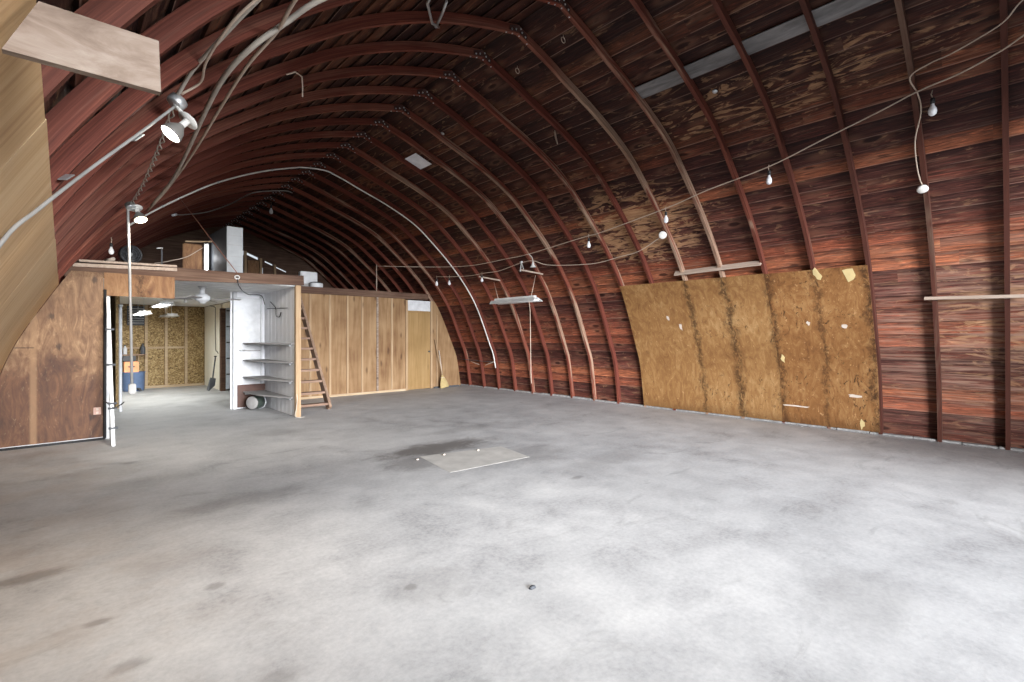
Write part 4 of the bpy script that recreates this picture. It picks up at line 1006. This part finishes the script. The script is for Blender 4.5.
# low wire on the far right ribs
t = thing('low_wire', 'dark low wire with pale loops strung across the far right ribs near the broom', 'wire', (8.08,10,.73))
obj('strand', MB().tube([(8.07,10.56,.745),(8.07,10.25,.735),(8.075,9.8,.722),(8.075,9.24,.715)], .008, 6, 3), M['dark_grey'], t)
obj('loop', MB().tube([(8.05,10.15,.70),(8.04,9.95,.66),(8.05,9.80,.63)], .008, 6, 4), M['cord'], t)
obj('loop', MB().tube([(8.05,9.55,.62),(8.04,9.38,.67),(8.06,9.22,.72)], .008, 6, 4), M['cord'], t)
# hooks under the ridge
for p, lab in (((3.90,4.04,4.545),'small wire loop hook under the ridge, farther of the two'),((3.86,3.30,4.555),'small wire loop hook under the ridge, nearer of the two')):
    mb = MB(); p = Vector(p); mb.tube([p, p+V(0,0,-.03)]+[p+V(.03*math.sin(a),0,-.06+.03*math.cos(a)) for a in [2*PI*k/12 for k in range(1,12)]], .004, 6)
    solo('wire_hook', mb, M['cord'], lab, 'hook', p, 'wire hooks under the ridge')
solo('rope_loop', MB().tube([(4.965,4.40,4.215),(4.97,4.38,4.12),(4.975,4.36,4.03),(4.985,4.37,4.03),(4.985,4.40,4.10),(4.975,4.42,4.205)], .007, 6, 4), M['cord'], 'short pale rope loop hanging from a roof rib above the right wall', 'rope', (4.97,4.4,4.2))
solo('twig_wire', MB().tube([(1.40,4.30,3.60),(1.48,4.32,3.66),(1.54,4.33,3.645),(1.545,4.33,3.57),(1.545,4.33,3.47)], .006, 6), M['cord'], 'short crooked wire end hanging from the left roof', 'wire', (1.5,4.32,3.65))

# ------------------------------------------------------------------ floor cover
t = solo('floor_cover', MB().prism([(2.94,4.64,.0),(2.81,3.88,.0),(3.83,3.77,.0),(3.95,4.38,.0)], (0,0,.0015)), M['slab'], 'flat pale rectangular cover lying on the concrete floor', 'floor cover', (3.4,4.2,0))
for p, lab in (((2.84,4.52,.003),'pale crumb at the left corner of the floor cover'),((3.18,4.50,.003),'pale crumb on the back left edge of the floor cover'),((3.60,4.40,.003),'pale crumb on the back edge of the floor cover, toward the right')):
    solo('crumb', MB().lathe([(0,.012),(.010,.010),(.015,.004),(.013,0),(0,0)], Matrix.Translation(p) @ Matrix.Diagonal((1.3,.8,1,1)), 7), M['paperwhite'], lab, 'crumb', p, 'crumbs on the floor cover')
solo('pebble', MB().lathe([(0,.012),(.012,.010),(.018,0),(0,0)], Matrix.Translation((1.84,1.79,0)) @ Matrix.Diagonal((1.4,.8,1,1)), 8), M['dark_grey'], 'small dark pebble on the bright part of the floor', 'pebble', (1.84,1.79,0))

# ------------------------------------------------------------------ light
def area(name, loc, target, sx, sy, power, col=(1,1,1), spread=PI):
    l = bpy.data.lights.new(name, 'AREA'); l.shape = 'RECTANGLE'; l.size = sx; l.size_y = sy; l.energy = power; l.color = col; l.spread = spread
    o = bpy.data.objects.new(name, l); COL.objects.link(o); o.location = loc
    o.rotation_euler = (Vector(target)-Vector(loc)).to_track_quat('-Z', 'Y').to_euler(); return o
def spot(name, loc, target, power, angle, blend=.6, col=(1,1,1), r=.05):
    l = bpy.data.lights.new(name, 'SPOT'); l.energy = power; l.spot_size = math.radians(angle); l.spot_blend = blend; l.color = col; l.shadow_soft_size = r
    o = bpy.data.objects.new(name, l); COL.objects.link(o); o.location = loc
    o.rotation_euler = (Vector(target)-Vector(loc)).to_track_quat('-Z', 'Y').to_euler(); return o
def point(name, loc, power, col=(1,1,1), r=.05):
    l = bpy.data.lights.new(name, 'POINT'); l.energy = power; l.color = col; l.shadow_soft_size = r
    o = bpy.data.objects.new(name, l); COL.objects.link(o); o.location = loc; return o
area('added_fill_outside', (-3,-25,5.8), (5,6,1.2), 30, 8.0, 68000, (.95,.97,1))  # added fill beyond the opening, standing in for a flash at the camera
spot('overhead_flood', (2.0,2.0,3.85), (1.85,2.15,0), 480, 70, 1.0, (1,.99,.97), .12)
spot('near_flood_light', (.45,3.41,2.52), (.22,3.3,0), 120, 78, .9, (1,.86,.70), .06)
spot('far_flood_light', (.625,6.415,2.57), (1.8,7.6,1.3), 150, 165, .8, (1,.92,.80), .06)
area('shop_light_glow', (1.52,12.3,1.98), (1.52,12.3,0), .25, 1.3, 34, (.97,1,.95))
area('shop_light_glow', (1.30,13.6,1.84), (1.30,13.6,0), .25, 1.3, 34, (.97,1,.95))
point('loft_tube_glow', (1.80,9.40,2.7), 1.2, (.95,.97,1), .05)

w = bpy.data.worlds.new('World'); S.world = w; w.use_nodes = True
bg = w.node_tree.nodes['Background']; bg.inputs['Color'].default_value = (.86,.92,1,1); bg.inputs['Strength'].default_value = .8

# ------------------------------------------------------------------ camera
cam = bpy.data.cameras.new('Camera'); co = bpy.data.objects.new('Camera', cam); COL.objects.link(co)
co.location = (0, 0, 1.346); co.rotation_euler = (PI/2, 0, -math.radians(43.342))
cam.sensor_width = 36; cam.lens = 476.989*36/1024; cam.shift_y = -3.54/1024; cam.clip_start = .02
S.camera = co
for o in bpy.data.objects:
    if '_w' in o: del o['_w']
vs = S.view_settings
vs.view_transform = 'Standard'; vs.look = 'None'; vs.gamma = 1; vs.use_curve_mapping = False; vs.exposure = 0.0
